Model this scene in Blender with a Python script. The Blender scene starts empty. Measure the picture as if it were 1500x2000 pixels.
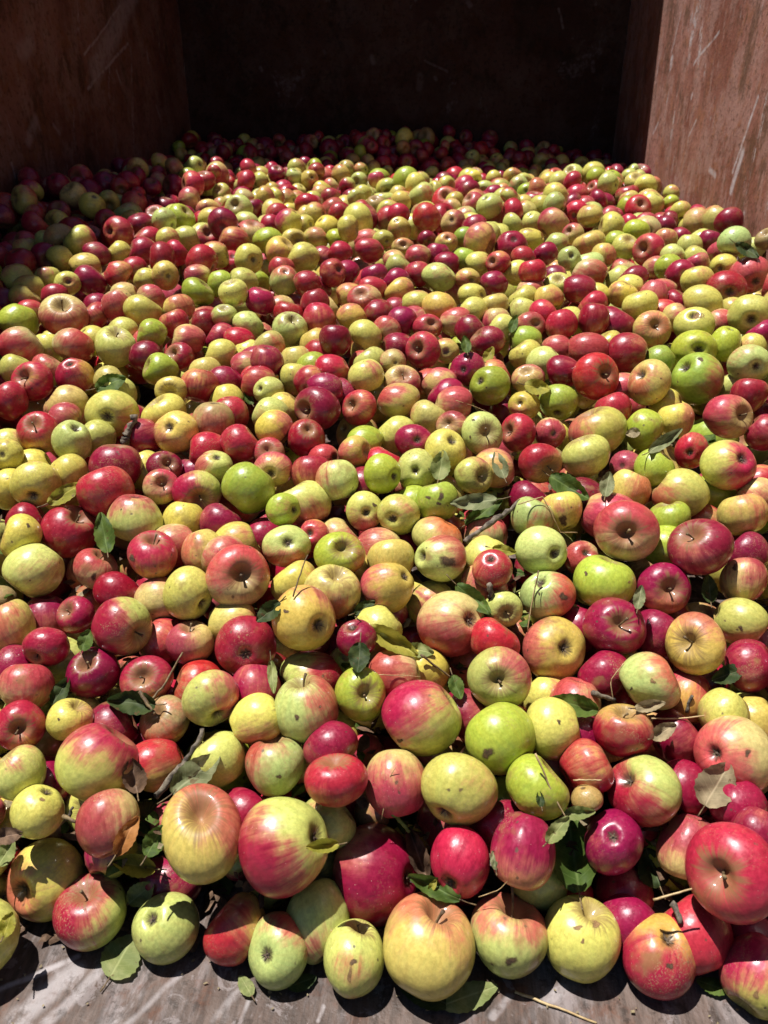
import bpy, math, random
import numpy as np

# ------------------------------------------------------------------ camera, sky, sun, exposure
F_PX, PITCH, CAM_H = 1480.0, math.radians(27.0), 0.704
SC = bpy.context.scene
COL = SC.collection
cam_data = bpy.data.cameras.new('camera')
cam_data.sensor_fit = 'VERTICAL'
cam_data.sensor_height = 36.0
cam_data.sensor_width = 27.0
cam_data.lens = F_PX / 2000.0 * 36.0
cam_data.clip_start = 0.02
cam_data.clip_end = 500.0
cam_data.dof.use_dof = True
cam_data.dof.focus_distance = 0.95
cam_data.dof.aperture_fstop = 10.5
cam = bpy.data.objects.new('camera', cam_data)
COL.objects.link(cam)
cam.location = (0.0, 0.0, CAM_H)
cam.rotation_euler = (math.pi / 2 - PITCH, 0.0, 0.0)
SC.camera = cam

SUN_DIR = np.array([-0.29, 0.15, 1.0]); SUN_DIR /= np.linalg.norm(SUN_DIR)   # towards the sun
world = bpy.data.worlds.new('World')
SC.world = world
world.use_nodes = True
wn = world.node_tree
wn.nodes.clear()
sky = wn.nodes.new('ShaderNodeTexSky')
sky.sky_type = 'NISHITA'
sky.sun_disc = False
sky.altitude = 1500.0
sky.air_density = 0.7
sky.dust_density = 0.2
sky.sun_elevation = math.asin(SUN_DIR[2])
sky.sun_rotation = math.atan2(SUN_DIR[0], SUN_DIR[1])
wbg = wn.nodes.new('ShaderNodeBackground')
wbg.inputs['Strength'].default_value = 0.05
wout = wn.nodes.new('ShaderNodeOutputWorld')
wn.links.new(sky.outputs[0], wbg.inputs['Color'])
wn.links.new(wbg.outputs[0], wout.inputs['Surface'])
sun_data = bpy.data.lights.new('sun', 'SUN')
sun_data.energy = 5.0
sun_data.angle = math.radians(0.53)
sun_data.color = (1.0, 0.965, 0.92)
sun = bpy.data.objects.new('sun', sun_data)
COL.objects.link(sun)
from mathutils import Vector
sun.rotation_euler = Vector(SUN_DIR).to_track_quat('Z', 'Y').to_euler()
sun.location = (-3, 3, 8)
SC.view_settings.view_transform = 'Standard'
SC.view_settings.look = 'None'
SC.view_settings.exposure = 0.47
SC.view_settings.gamma = 1.0
SC.view_settings.use_curve_mapping = False
SC.cycles.max_bounces = 4
SC.cycles.diffuse_bounces = 1
SC.cycles.glossy_bounces = 3

# ------------------------------------------------------------------ helpers
rng = np.random.default_rng(7)
random.seed(7)
CP, SP = math.cos(PITCH), math.sin(PITCH)
C_R = np.array([1.0, 0, 0]); C_U = np.array([0, SP, CP]); C_F = np.array([0, CP, -SP])
CAM = np.array([0, 0, CAM_H])

def ray(px, py):
    return (px - 750.0) / F_PX * C_R + (1000.0 - py) / F_PX * C_U + C_F

def project(P):
    d = P - CAM
    z = d @ C_F
    return 750 + F_PX * (d @ C_R) / z, 1000 - F_PX * (d @ C_U) / z, z

PSI = math.radians(5.2)
AX_A = np.array([math.sin(PSI), math.cos(PSI), 0.0])     # along the container
AX_B = np.array([math.cos(PSI), -math.sin(PSI), 0.0])    # across it
U_L, U_R, V_0, V_1, WALL_H = -1.285, 0.70, 0.12, 3.95, 1.90
ROOF_V = 3.41

def cont(u, v, h):
    return u * AX_B + v * AX_A + np.array([0, 0, h])

def link_obj(name, me, mat=None, parent=None):
    o = bpy.data.objects.new(name, me)
    COL.objects.link(o)
    if mat is not None and len(me.materials) == 0:
        me.materials.append(mat)
    if parent is not None:
        o.parent = parent
    return o

def tag(o, label, cat=None, group=None, kind=None):
    o['label'] = label
    if cat: o['category'] = cat
    if group: o['group'] = group
    if kind: o['kind'] = kind
    return o

def raw_mesh(name, V, faces, smooth=True, attrs=None, mat=None):
    """V (n,3); faces: list of (m,k) int arrays, k = 3 or 4"""
    me = bpy.data.meshes.new(name)
    V = np.ascontiguousarray(V, dtype=np.float32)
    me.vertices.add(len(V))
    me.vertices.foreach_set('co', V.ravel())
    loops = np.concatenate([f.ravel() for f in faces]).astype(np.int32)
    tot = np.concatenate([np.full(len(f), f.shape[1], np.int32) for f in faces])
    start = np.concatenate([[0], np.cumsum(tot)[:-1]]).astype(np.int32)
    me.loops.add(len(loops)); me.loops.foreach_set('vertex_index', loops)
    me.polygons.add(len(tot)); me.polygons.foreach_set('loop_start', start)
    me.polygons.foreach_set('use_smooth', np.full(len(tot), smooth))
    for an, (ty, dat) in (attrs or {}).items():
        at = me.attributes.new(an, ty, 'POINT')
        dat = np.ascontiguousarray(dat, dtype=np.float32)
        at.data.foreach_set('color' if ty == 'FLOAT_COLOR' else 'vector' if ty == 'FLOAT_VECTOR' else 'value', dat.ravel())
    me.update(calc_edges=True)
    if mat is not None:
        me.materials.append(mat)
    return me

def box_mesh(name, c, ex, ey, ez, mat):
    """box about c with half axes ex, ey, ez (vectors)"""
    V = []
    for sx in (-1, 1):
        for sy in (-1, 1):
            for sz in (-1, 1):
                V.append(c + sx * ex + sy * ey + sz * ez)
    f = np.array([[0, 1, 3, 2], [4, 6, 7, 5], [0, 4, 5, 1], [2, 3, 7, 6], [0, 2, 6, 4], [1, 5, 7, 3]])
    return raw_mesh(name, np.array(V), [f], smooth=False, mat=mat)

# ------------------------------------------------------------------ node helpers
class NT:
    def __init__(self, name):
        self.m = bpy.data.materials.new(name)
        self.m.use_nodes = True
        self.t = self.m.node_tree
        self.t.nodes.clear()
        self.out = self.t.nodes.new('ShaderNodeOutputMaterial')
        self.b = self.t.nodes.new('ShaderNodeBsdfPrincipled')
        self.t.links.new(self.b.outputs[0], self.out.inputs['Surface'])
    def new(self, ty, **kw):
        n = self.t.nodes.new(ty)
        for k, v in kw.items():
            setattr(n, k, v)
        return n
    def put(self, inp, v):
        if isinstance(v, bpy.types.NodeSocket):
            self.t.links.new(v, inp)
        else:
            inp.default_value = v
    def math(self, op, a, b=None, c=None, clamp=False):
        n = self.new('ShaderNodeMath', operation=op, use_clamp=clamp)
        self.put(n.inputs[0], a)
        if b is not None: self.put(n.inputs[1], b)
        if c is not None: self.put(n.inputs[2], c)
        return n.outputs[0]
    def mix(self, f, a, b, mode='MIX'):
        n = self.new('ShaderNodeMix', data_type='RGBA', blend_type=mode)
        self.put(n.inputs[0], f)
        self.put(n.inputs[6], a if isinstance(a, bpy.types.NodeSocket) else (*a, 1))
        self.put(n.inputs[7], b if isinstance(b, bpy.types.NodeSocket) else (*b, 1))
        return n.outputs[2]
    def ramp(self, v, lo, hi, smooth=True, a=0.0, b=1.0):
        n = self.new('ShaderNodeMapRange', clamp=True)
        n.interpolation_type = 'SMOOTHSTEP' if smooth else 'LINEAR'
        self.put(n.inputs['Value'], v)
        self.put(n.inputs['From Min'], lo); self.put(n.inputs['From Max'], hi)
        self.put(n.inputs['To Min'], a); self.put(n.inputs['To Max'], b)
        return n.outputs[0]
    def noise(self, vec, scale, detail=3.0, rough=0.55, dist=0.0):
        n = self.new('ShaderNodeTexNoise')
        self.put(n.inputs['Vector'], vec)
        n.inputs['Scale'].default_value = scale
        n.inputs['Detail'].default_value = detail
        n.inputs['Roughness'].default_value = rough
        n.inputs['Distortion'].default_value = dist
        return n.outputs[0]
    def voro(self, vec, scale, feature='F1'):
        n = self.new('ShaderNodeTexVoronoi', feature=feature)
        self.put(n.inputs['Vector'], vec)
        n.inputs['Scale'].default_value = scale
        return n
    def attr(self, name, out='Vector'):
        n = self.new('ShaderNodeAttribute', attribute_name=name)
        return n.outputs[out]
    def sep(self, v):
        n = self.new('ShaderNodeSeparateXYZ'); self.put(n.inputs[0], v)
        return n.outputs
    def mapping(self, v, loc=(0, 0, 0), rot=(0, 0, 0), scale=(1, 1, 1)):
        n = self.new('ShaderNodeMapping')
        self.put(n.inputs['Vector'], v)
        n.inputs['Location'].default_value = loc
        n.inputs['Rotation'].default_value = rot
        n.inputs['Scale'].default_value = scale
        return n.outputs[0]
    def segment(self, co, a, b, w0, w1):
        """1 near the line a-b (3-D points in co's space), fading between the distances w0 and w1"""
        def vm(op, x, y):
            n = self.new('ShaderNodeVectorMath', operation=op)
            self.put(n.inputs[0], x); self.put(n.inputs[1], y)
            return n
        a, b = np.array(a, float), np.array(b, float)
        ab = b - a
        pa = vm('SUBTRACT', co, tuple(a)).outputs[0]
        t = self.math('DIVIDE', vm('DOT_PRODUCT', pa, tuple(ab)).outputs['Value'], float(ab @ ab), clamp=True)
        sc = self.new('ShaderNodeVectorMath', operation='SCALE'); sc.inputs[0].default_value = tuple(ab); self.put(sc.inputs['Scale'], t)
        d = vm('SUBTRACT', pa, sc.outputs[0]).outputs[0]
        ln = self.new('ShaderNodeVectorMath', operation='LENGTH'); self.put(ln.inputs[0], d)
        return self.ramp(ln.outputs['Value'], w0, w1, a=1.0, b=0.0)
    def bump(self, h, strength, dist):
        n = self.new('ShaderNodeBump')
        n.inputs['Strength'].default_value = strength
        n.inputs['Distance'].default_value = dist
        self.put(n.inputs['Height'], h)
        self.t.links.new(n.outputs[0], self.b.inputs['Normal'])
    def set(self, **kw):
        for k, v in kw.items():
            self.put(self.b.inputs[k.replace('_', ' ')], v)

# ------------------------------------------------------------------ materials
def make_apple_material():
    T = NT('apple_skin')
    co = T.attr('skin_co'); mer = T.attr('skin_mer'); prm = T.attr('skin_prm')
    A = T.attr('skin_ground', 'Color'); B = T.attr('skin_blush', 'Color')
    p = T.sep(prm)
    streak = T.noise(mer, 1.0, 4.0, 0.65)
    blob = T.noise(co, 1.3, 4.0, 0.6)
    fine = T.noise(co, 8.0, 5.0, 0.68)
    s = T.math('MULTIPLY_ADD', T.math('SUBTRACT', streak, 0.5), 0.80, p[0])
    s = T.math('MULTIPLY_ADD', T.math('SUBTRACT', blob, 0.5), 1.7, s)
    s = T.math('MULTIPLY_ADD', T.math('SUBTRACT', fine, 0.5), 0.35, s)
    m = T.ramp(s, -0.50, 0.62)
    # ground colour wanders between greener and yellower
    g2 = T.mix(T.ramp(streak, 0.30, 0.70), T.mix(0.15, A, (0.62, 0.46, 0.08)), T.mix(0.18, A, (0.30, 0.42, 0.08)))
    mid = T.mix(0.5, T.mix(0.5, A, B), (0.56, 0.15, 0.12))
    col = T.mix(T.ramp(m, 0.0, 0.55, smooth=False), g2, mid)
    col = T.mix(T.ramp(m, 0.40, 1.0, smooth=False), col, B)
    # darker streaks inside the blush
    col = T.mix(T.math('MULTIPLY', T.ramp(streak, 0.50, 0.70), T.math('MULTIPLY', m, 0.5)), col, T.mix(0.65, B, (0.15, 0.004, 0.016)))
    col = T.mix(0.7, col, T.mix(T.ramp(fine, 0.3, 0.7), (0.72, 0.70, 0.66), (1.20, 1.18, 1.14)), 'MULTIPLY')
    # pale lenticels
    lv = T.voro(co, 10.0)
    keep = T.math('GREATER_THAN', T.sep(lv.outputs['Color'])[0], 0.35)
    dots = T.math('MULTIPLY', T.ramp(lv.outputs['Distance'], 0.05, 0.13, a=1.0, b=0.0), keep)
    col = T.mix(T.math('MULTIPLY', dots, 0.55), col, T.mix(m, (0.36, 0.25, 0.09), (0.72, 0.45, 0.34)))
    # scab spots
    sv = T.voro(co, 2.6)
    sd = T.math('MULTIPLY_ADD', T.math('SUBTRACT', fine, 0.5), 0.35, sv.outputs['Distance'])
    on = T.math('LESS_THAN', T.sep(sv.outputs['Color'])[1], p[2])
    scab = T.math('MULTIPLY', T.ramp(sd, 0.06, 0.17, a=1.0, b=0.0), on)
    col = T.mix(T.math('MULTIPLY', scab, 0.8), col, (0.085, 0.05, 0.028))
    # soft brown bruises and dull russet netting
    bn = T.noise(T.mapping(co, loc=(3.1, 7.7, 1.3)), 1.2, 3.0, 0.55)
    bruise = T.math('MULTIPLY', T.ramp(bn, 0.55, 0.72), T.ramp(p[2], 0.05, 0.45))
    col = T.mix(T.math('MULTIPLY', bruise, 0.75), col, (0.27, 0.15, 0.055))
    net = T.math('MULTIPLY', T.ramp(T.noise(co, 19.0, 4.0, 0.7), 0.52, 0.62), T.ramp(T.noise(T.mapping(co, loc=(9, 2, 5)), 0.9, 2.0), 0.50, 0.66))
    col = T.mix(T.math('MULTIPLY', net, T.ramp(p[2], 0.02, 0.3, a=0.15, b=0.65)), col, (0.40, 0.27, 0.13))
    # russet in the stem cavity, dry brown in the blossom end
    rus = T.ramp(T.math('MULTIPLY_ADD', T.math('SUBTRACT', streak, 0.5), 0.6, p[1]), 0.80, 1.0)
    col = T.mix(T.math('MULTIPLY', rus, 0.75), col, (0.24, 0.14, 0.05))
    dry = T.ramp(T.math('MULTIPLY_ADD', T.math('SUBTRACT', streak, 0.5), -0.06, p[1]), -0.993, -0.968, a=1.0, b=0.0)
    col = T.mix(T.math('MULTIPLY', dry, 0.8), col, (0.06, 0.035, 0.02))
    T.set(Base_Color=col)
    rough = T.math('ADD', T.ramp(fine, 0.3, 0.72, a=0.27, b=0.46), T.math('MULTIPLY', T.math('ADD', scab, rus), 0.25), clamp=True)
    T.set(Roughness=rough)
    T.b.inputs['Specular IOR Level'].default_value = 0.5
    T.set(Coat_Weight=T.ramp(blob, 0.35, 0.65, a=0.08, b=0.36))
    T.b.inputs['Coat Roughness'].default_value = 0.10
    T.bump(T.math('ADD', T.noise(co, 2.2, 2.0), T.math('MULTIPLY', T.math('ADD', scab, T.math('MULTIPLY', dots, 0.3)), -0.10)), 0.16, 0.006)
    return T.m

def make_scab_material(name, c1, c2):
    """dry scab that thins out towards its edge"""
    T = NT(name)
    e = T.attr('edge'); ed = T.sep(e)[0]
    co = T.new('ShaderNodeTexCoord').outputs['Object']
    n = T.noise(co, 260.0, 5.0, 0.7)
    T.set(Base_Color=T.mix(T.ramp(n, 0.35, 0.65), c1, c2), Roughness=0.8)
    a = T.ramp(T.math('MULTIPLY_ADD', T.math('SUBTRACT', n, 0.5), 0.9, ed), 0.12, 0.62)
    tr = T.new('ShaderNodeBsdfTransparent')
    mx = T.new('ShaderNodeMixShader')
    T.put(mx.inputs[0], T.math('MULTIPLY', a, 0.9))
    T.t.links.new(tr.outputs[0], mx.inputs[1]); T.t.links.new(T.b.outputs[0], mx.inputs[2])
    T.t.links.new(mx.outputs[0], T.out.inputs['Surface'])
    return T.m

def on_wall(px_, py_, which):
    """where a point seen in the photograph lies on the container, in its own axes (u, v, h)"""
    d = ray(px_, py_)
    c = np.array([d @ AX_B, d @ AX_A, d[2]])
    t = {'left': U_L / c[0], 'right': U_R / c[0], 'end': V_1 / c[1], 'floor': -CAM_H / c[2]}[which]
    return c * t + np.array([0, 0, CAM_H])

def make_rust(name, mode, marks=()):
    """old painted steel: brown red oxide, bare grey scuffs, dark stains, pale scratches"""
    T = NT(name)
    co = T.new('ShaderNodeTexCoord').outputs['Object']
    n1 = T.noise(co, 2.4, 6.0, 0.68)
    n2 = T.noise(co, 13.0, 6.0, 0.70)
    n5 = T.noise(co, 60.0, 5.0, 0.7)
    if mode == 'floor':
        st = T.mapping(co, rot=(0, 0, math.radians(20)), scale=(16.0, 4.0, 4.0))
        st2 = T.mapping(co, rot=(0, 0, math.radians(-24)), scale=(24.0, 3.5, 4.0))
    else:
        st = T.mapping(co, rot=(math.radians(20), 0, 0), scale=(6.0, 9.0, 5.0))
        st2 = T.mapping(co, rot=(math.radians(-34), 0, 0), scale=(6.0, 26.0, 6.0))
    n3 = T.noise(st, 1.0, 7.0, 0.72)
    n4 = T.noise(T.mapping(st, loc=(5, 2, 9)), 0.8, 7.0, 0.75)
    if mode == 'floor':
        base = T.mix(T.ramp(n1, 0.38, 0.62), (0.058, 0.038, 0.029), (0.135, 0.100, 0.084))
        base = T.mix(T.math('MULTIPLY', T.ramp(n3, 0.47, 0.60), 0.75), base, (0.19, 0.165, 0.162))
        base = T.mix(T.math('MULTIPLY', T.ramp(n2, 0.52, 0.64), 0.7), base, (0.11, 0.045, 0.024))
        base = T.mix(T.math('MULTIPLY', T.ramp(n5, 0.53, 0.64), 0.65), base, (0.035, 0.024, 0.018))
        lo, hi, amt = 0.58, 0.70, 0.7
    else:
        k = {'right': 1.0, 'left': 0.50, 'end': 0.15}[mode]  # left and end rust scaled down: their shade is put into the colour
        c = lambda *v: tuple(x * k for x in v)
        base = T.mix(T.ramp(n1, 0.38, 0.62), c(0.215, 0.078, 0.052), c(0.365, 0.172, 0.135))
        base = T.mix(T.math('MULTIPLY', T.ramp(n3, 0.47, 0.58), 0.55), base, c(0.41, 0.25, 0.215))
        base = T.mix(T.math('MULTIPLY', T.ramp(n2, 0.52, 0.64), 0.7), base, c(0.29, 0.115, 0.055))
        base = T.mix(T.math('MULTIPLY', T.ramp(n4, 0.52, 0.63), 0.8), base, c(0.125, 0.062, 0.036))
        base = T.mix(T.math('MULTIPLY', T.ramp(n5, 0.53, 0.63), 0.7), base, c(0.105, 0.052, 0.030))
        lo, hi, amt = 0.60, 0.67, 0.8
    if mode == 'floor':     # fine rolled grain along the plate, wear in flakes
        gr = T.noise(T.mapping(co, rot=(0, 0, math.radians(10)), scale=(150.0, 22.0, 20.0)), 1.0, 5.0, 0.7)
        base = T.mix(0.8, base, T.mix(T.ramp(gr, 0.35, 0.65), (0.62, 0.60, 0.58), (1.35, 1.30, 1.28)), 'MULTIPLY')
        fl = T.noise(T.mapping(co, loc=(3, 8, 1)), 34.0, 6.0, 0.75, 0.6)
        base = T.mix(T.math('MULTIPLY', T.ramp(fl, 0.56, 0.62), 0.55), base, (0.26, 0.22, 0.215))
    pale = {'floor': (0.46, 0.42, 0.42), 'right': (0.55, 0.50, 0.51), 'left': (0.30, 0.23, 0.24), 'end': (0.11, 0.085, 0.09)}[mode]  # scrapes on left and end dimmed with the same painted shade
    grain = T.noise(co, 48.0, 5.0, 0.72)
    # pale scrape marks in two directions
    w1 = T.noise(T.mapping(st, loc=(11, 3, 7), scale=(0.8, 0.8, 0.4)), 1.0, 8.0, 0.72, 0.5)
    w2 = T.noise(T.mapping(st2, loc=(1, 13, 4), scale=(0.8, 0.8, 0.4)), 1.0, 8.0, 0.72, 0.4)
    scm = T.math('MULTIPLY', T.math('MAXIMUM', T.ramp(w1, lo, hi), T.ramp(w2, lo + 0.02, hi + 0.02)), T.ramp(grain, 0.40, 0.60))
    # single long scrapes
    warp = T.new('ShaderNodeVectorMath', operation='MULTIPLY_ADD')
    nz = T.new('ShaderNodeTexNoise'); nz.inputs['Scale'].default_value = 9.0; nz.inputs['Detail'].default_value = 4.0
    T.put(nz.inputs['Vector'], co)
    T.put(warp.inputs[0], nz.outputs['Color']); warp.inputs[1].default_value = (0.02, 0.02, 0.02); T.put(warp.inputs[2], co)
    for (x0, y0, x1, y1, wpx, st_) in marks:
        a_, b_ = on_wall(x0, y0, mode), on_wall(x1, y1, mode)
        w_ = wpx / F_PX * float(np.linalg.norm((a_ + b_) / 2 - np.array([0, 0, CAM_H])))
        seg = T.segment(warp.outputs[0], a_ + 0.01, b_ + 0.01, 0.25 * w_, w_)
        scm = T.math('MAXIMUM', scm, T.math('MULTIPLY', T.math('MULTIPLY', seg, T.ramp(grain, 0.28, 0.55)), st_))
    base = T.mix(T.math('MULTIPLY', scm, amt), base, pale)
    T.set(Base_Color=base, Roughness=T.ramp(n2, 0.3, 0.7, a=0.45, b=0.78))
    T.b.inputs['Specular IOR Level'].default_value = 0.3 if mode in ('floor', 'right') else 0.12
    T.bump(T.math('ADD', n2, T.math('MULTIPLY', n5, 0.35)), 0.7, 0.005)
    return T.m

def make_leaf_material(name, c1, c2, rough=0.5, trans=0.25):
    T = NT(name)
    co = T.attr('leaf_co')
    p = T.sep(co)
    n = T.noise(co, 3.0, 4.0, 0.6)
    col = T.mix(T.ramp(n, 0.38, 0.66), c1, c2)
    rib = T.ramp(T.math('ABSOLUTE', p[1]), 0.0, 0.035, a=1.0, b=0.0)
    wv = T.math('ABSOLUTE', T.math('SINE', T.math('MULTIPLY', T.math('SUBTRACT', p[0], T.math('MULTIPLY', T.math('ABSOLUTE', p[1]), 0.7)), 22.0)))
    vein = T.math('MAXIMUM', rib, T.math('MULTIPLY', T.ramp(wv, 0.0, 0.22, a=1.0, b=0.0), 0.45))
    col = T.mix(T.math('MULTIPLY', vein, 0.5), col, tuple(min(1, 1.5 * x + 0.05) for x in c2))
    spots = T.ramp(T.noise(co, 6.5, 3.0, 0.6), 0.64, 0.70)
    col = T.mix(T.math('MULTIPLY', spots, 0.7), col, (0.13, 0.07, 0.03))
    T.set(Base_Color=col, Roughness=rough)
    T.b.inputs['Specular IOR Level'].default_value = 0.25
    T.bump(T.math('ADD', vein, T.math('MULTIPLY', n, 0.8)), 0.4, 0.001)
    tr = T.new('ShaderNodeBsdfTranslucent')
    T.t.links.new(col, tr.inputs['Color'])
    mx = T.new('ShaderNodeMixShader'); mx.inputs[0].default_value = trans
    T.t.links.new(T.b.outputs[0], mx.inputs[1]); T.t.links.new(tr.outputs[0], mx.inputs[2])
    T.t.links.new(mx.outputs[0], T.out.inputs['Surface'])
    return T.m

def make_simple(name, c1, c2, scale, rough, bump=0.4, bd=0.001):
    T = NT(name)
    co = T.new('ShaderNodeTexCoord').outputs['Object']
    n = T.noise(co, scale, 5.0, 0.6)
    T.set(Base_Color=T.mix(T.ramp(n, 0.35, 0.65), c1, c2), Roughness=rough)
    T.bump(n, bump, bd)
    return T.m

M_APPLE = make_apple_material()
M_WALL = make_rust('rusty_steel_wall', 'right', [(1480, 190, 1432, 335, 6, 1.0), (1450, 300, 1428, 372, 12, 1.0), (1312, 115, 1310, 130, 10, 1.0), (1352, 185, 1350, 192, 5, 1.0), (1405, 60, 1355, 125, 4, 0.9), (1385, 330, 1397, 345, 7, 0.8), (1360, 235, 1345, 265, 4, 0.8), (1285, 240, 1276, 260, 5, 0.7), (1330, 25, 1312, 100, 4, 0.6)])
M_WALL_L = make_rust('shade_darkened_rusty_wall', 'left', [(262, -20, 185, 140, 26, 0.75), (240, 5, 165, 108, 3, 1.0), (250, 85, 172, 172, 4, 1.0), (287, 105, 290, 122, 4, 1.0), (228, 140, 236, 165, 4, 0.8), (306, 208, 314, 232, 4, 0.8), (70, 235, 55, 275, 14, 0.55), (105, 245, 118, 262, 6, 0.5), (22, 318, 30, 345, 4, 0.8), (60, 85, 40, 100, 18, 0.4)])  # same rust as the right wall, with shade painted in as a darker tone
M_END = make_rust('shade_darkened_steel', 'end', [(726, 112, 728, 122, 6, 1.0), (508, 134, 510, 138, 5, 1.0), (830, 118, 875, 140, 3, 0.8), (1090, 18, 1100, 55, 3, 1.0), (1157, 122, 1158, 140, 5, 1.0), (820, 150, 818, 172, 9, 0.6), (914, 5, 918, 12, 6, 0.9), (1163, 4, 1164, 8, 4, 0.9), (850, 152, 853, 156, 4, 0.9), (632, 100, 636, 104, 4, 0.6)])  # same rust again, deep shade painted into its colour; roof plate shares it
M_FLOOR = make_rust('scraped_steel_floor', 'floor', [(-10, 1938, 150, 1868, 8, 1.0), (30, 1995, 140, 1900, 26, 0.8), (240, 2005, 350, 1905, 10, 0.9), (90, 2000, 190, 1900, 14, 0.7), (470, 2000, 490, 1955, 6, 0.8), (420, 1990, 480, 1930, 10, 0.5), (1060, 1960, 1100, 1930, 14, 0.6), (960, 1990, 990, 1950, 10, 0.6), (620, 1990, 630, 1960, 5, 0.8)])
M_GROUND = make_simple('yard_gravel', (0.12, 0.11, 0.09), (0.26, 0.23, 0.19), 14.0, 0.9, 0.8, 0.02)
M_STEM = make_simple('stem_wood', (0.085, 0.05, 0.025), (0.23, 0.16, 0.07), 160.0, 0.7)
M_CALYX = make_simple('dry_calyx', (0.035, 0.025, 0.018), (0.15, 0.10, 0.06), 260.0, 0.85)
M_TWIG = make_simple('twig_bark', (0.05, 0.038, 0.028), (0.22, 0.18, 0.13), 130.0, 0.85, 0.9, 0.002)
M_STRAW = make_simple('dry_straw', (0.36, 0.24, 0.10), (0.58, 0.43, 0.22), 120.0, 0.6)
M_SCAR = make_scab_material('scab', (0.05, 0.03, 0.018), (0.15, 0.085, 0.04))
M_BRUISE = make_scab_material('bruise', (0.20, 0.11, 0.045), (0.34, 0.20, 0.08))
LEAF = {
    'g': make_leaf_material('leaf_green', (0.060, 0.105, 0.018), (0.125, 0.185, 0.035), 0.6, 0.35),
    'p': make_leaf_material('leaf_pale', (0.20, 0.24, 0.075), (0.32, 0.34, 0.13), 0.65, 0.3),
    'd': make_leaf_material('leaf_dark', (0.030, 0.052, 0.014), (0.070, 0.095, 0.028), 0.6, 0.3),
    'y': make_leaf_material('leaf_yellow', (0.26, 0.25, 0.035), (0.42, 0.37, 0.06), 0.6, 0.35),
    'o': make_leaf_material('leaf_orange', (0.30, 0.12, 0.035), (0.45, 0.20, 0.06), 0.6, 0.3),
    'b': make_leaf_material('leaf_brown', (0.085, 0.050, 0.030), (0.19, 0.115, 0.07), 0.7, 0.12),
    's': make_leaf_material('leaf_silver', (0.15, 0.17, 0.075), (0.27, 0.28, 0.145), 0.7, 0.2),
    't': make_leaf_material('leaf_tan', (0.26, 0.21, 0.12), (0.42, 0.34, 0.20), 0.7, 0.3),
}

# ------------------------------------------------------------------ the setting: ground and steel container
gm = raw_mesh('ground', np.array([[-60, -60, -0.26], [60, -60, -0.26], [60, 60, -0.26], [-60, 60, -0.26]], float), [np.array([[0, 1, 2, 3]])], mat=M_GROUND)
ground = link_obj('ground', gm)
tag(ground, 'gravel yard under the steel container', kind='structure')

container = bpy.data.objects.new('container', None)
COL.objects.link(container)
container.rotation_euler = (0, 0, -PSI)
tag(container, 'rusty brown steel container with open end, filled with apples', 'container')
X, Y, Z = np.eye(3)
def plate(name, u0, u1, v0, v1, h0, h1, mat, label=None):
    c = np.array([(u0 + u1) / 2, (v0 + v1) / 2, (h0 + h1) / 2])
    o = link_obj(name, box_mesh(name, c, X * (u1 - u0) / 2, Y * (v1 - v0) / 2, Z * (h1 - h0) / 2, mat), parent=container)
    if label: o['label'] = label
    return o
plate('floor_plate', U_L, U_R, V_0, V_1, -0.03, 0.0, M_FLOOR, 'scraped grey-brown steel floor of the container')
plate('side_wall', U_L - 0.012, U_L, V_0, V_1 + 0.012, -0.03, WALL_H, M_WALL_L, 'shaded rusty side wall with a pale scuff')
plate('side_wall', U_R, U_R + 0.012, V_0, V_1 + 0.012, -0.03, WALL_H, M_WALL, 'sunlit rusty side wall with white scratches')
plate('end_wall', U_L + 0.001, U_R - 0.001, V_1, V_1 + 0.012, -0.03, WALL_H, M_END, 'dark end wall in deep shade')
plate('top_rail', U_L - 0.07, U_L - 0.002, V_0, ROOF_V - 0.002, WALL_H + 0.001, WALL_H + 0.06, M_WALL)
plate('top_rail', U_R + 0.002, U_R + 0.07, V_0, ROOF_V - 0.002, WALL_H + 0.001, WALL_H + 0.06, M_WALL)
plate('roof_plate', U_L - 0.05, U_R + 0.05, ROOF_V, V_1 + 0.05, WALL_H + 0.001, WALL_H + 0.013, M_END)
for u in (U_L + 0.45, U_R - 0.45):
    plate('skid_beam', u - 0.06, u + 0.06, V_0 + 0.02, V_1, -0.26, -0.031, M_WALL)

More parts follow.
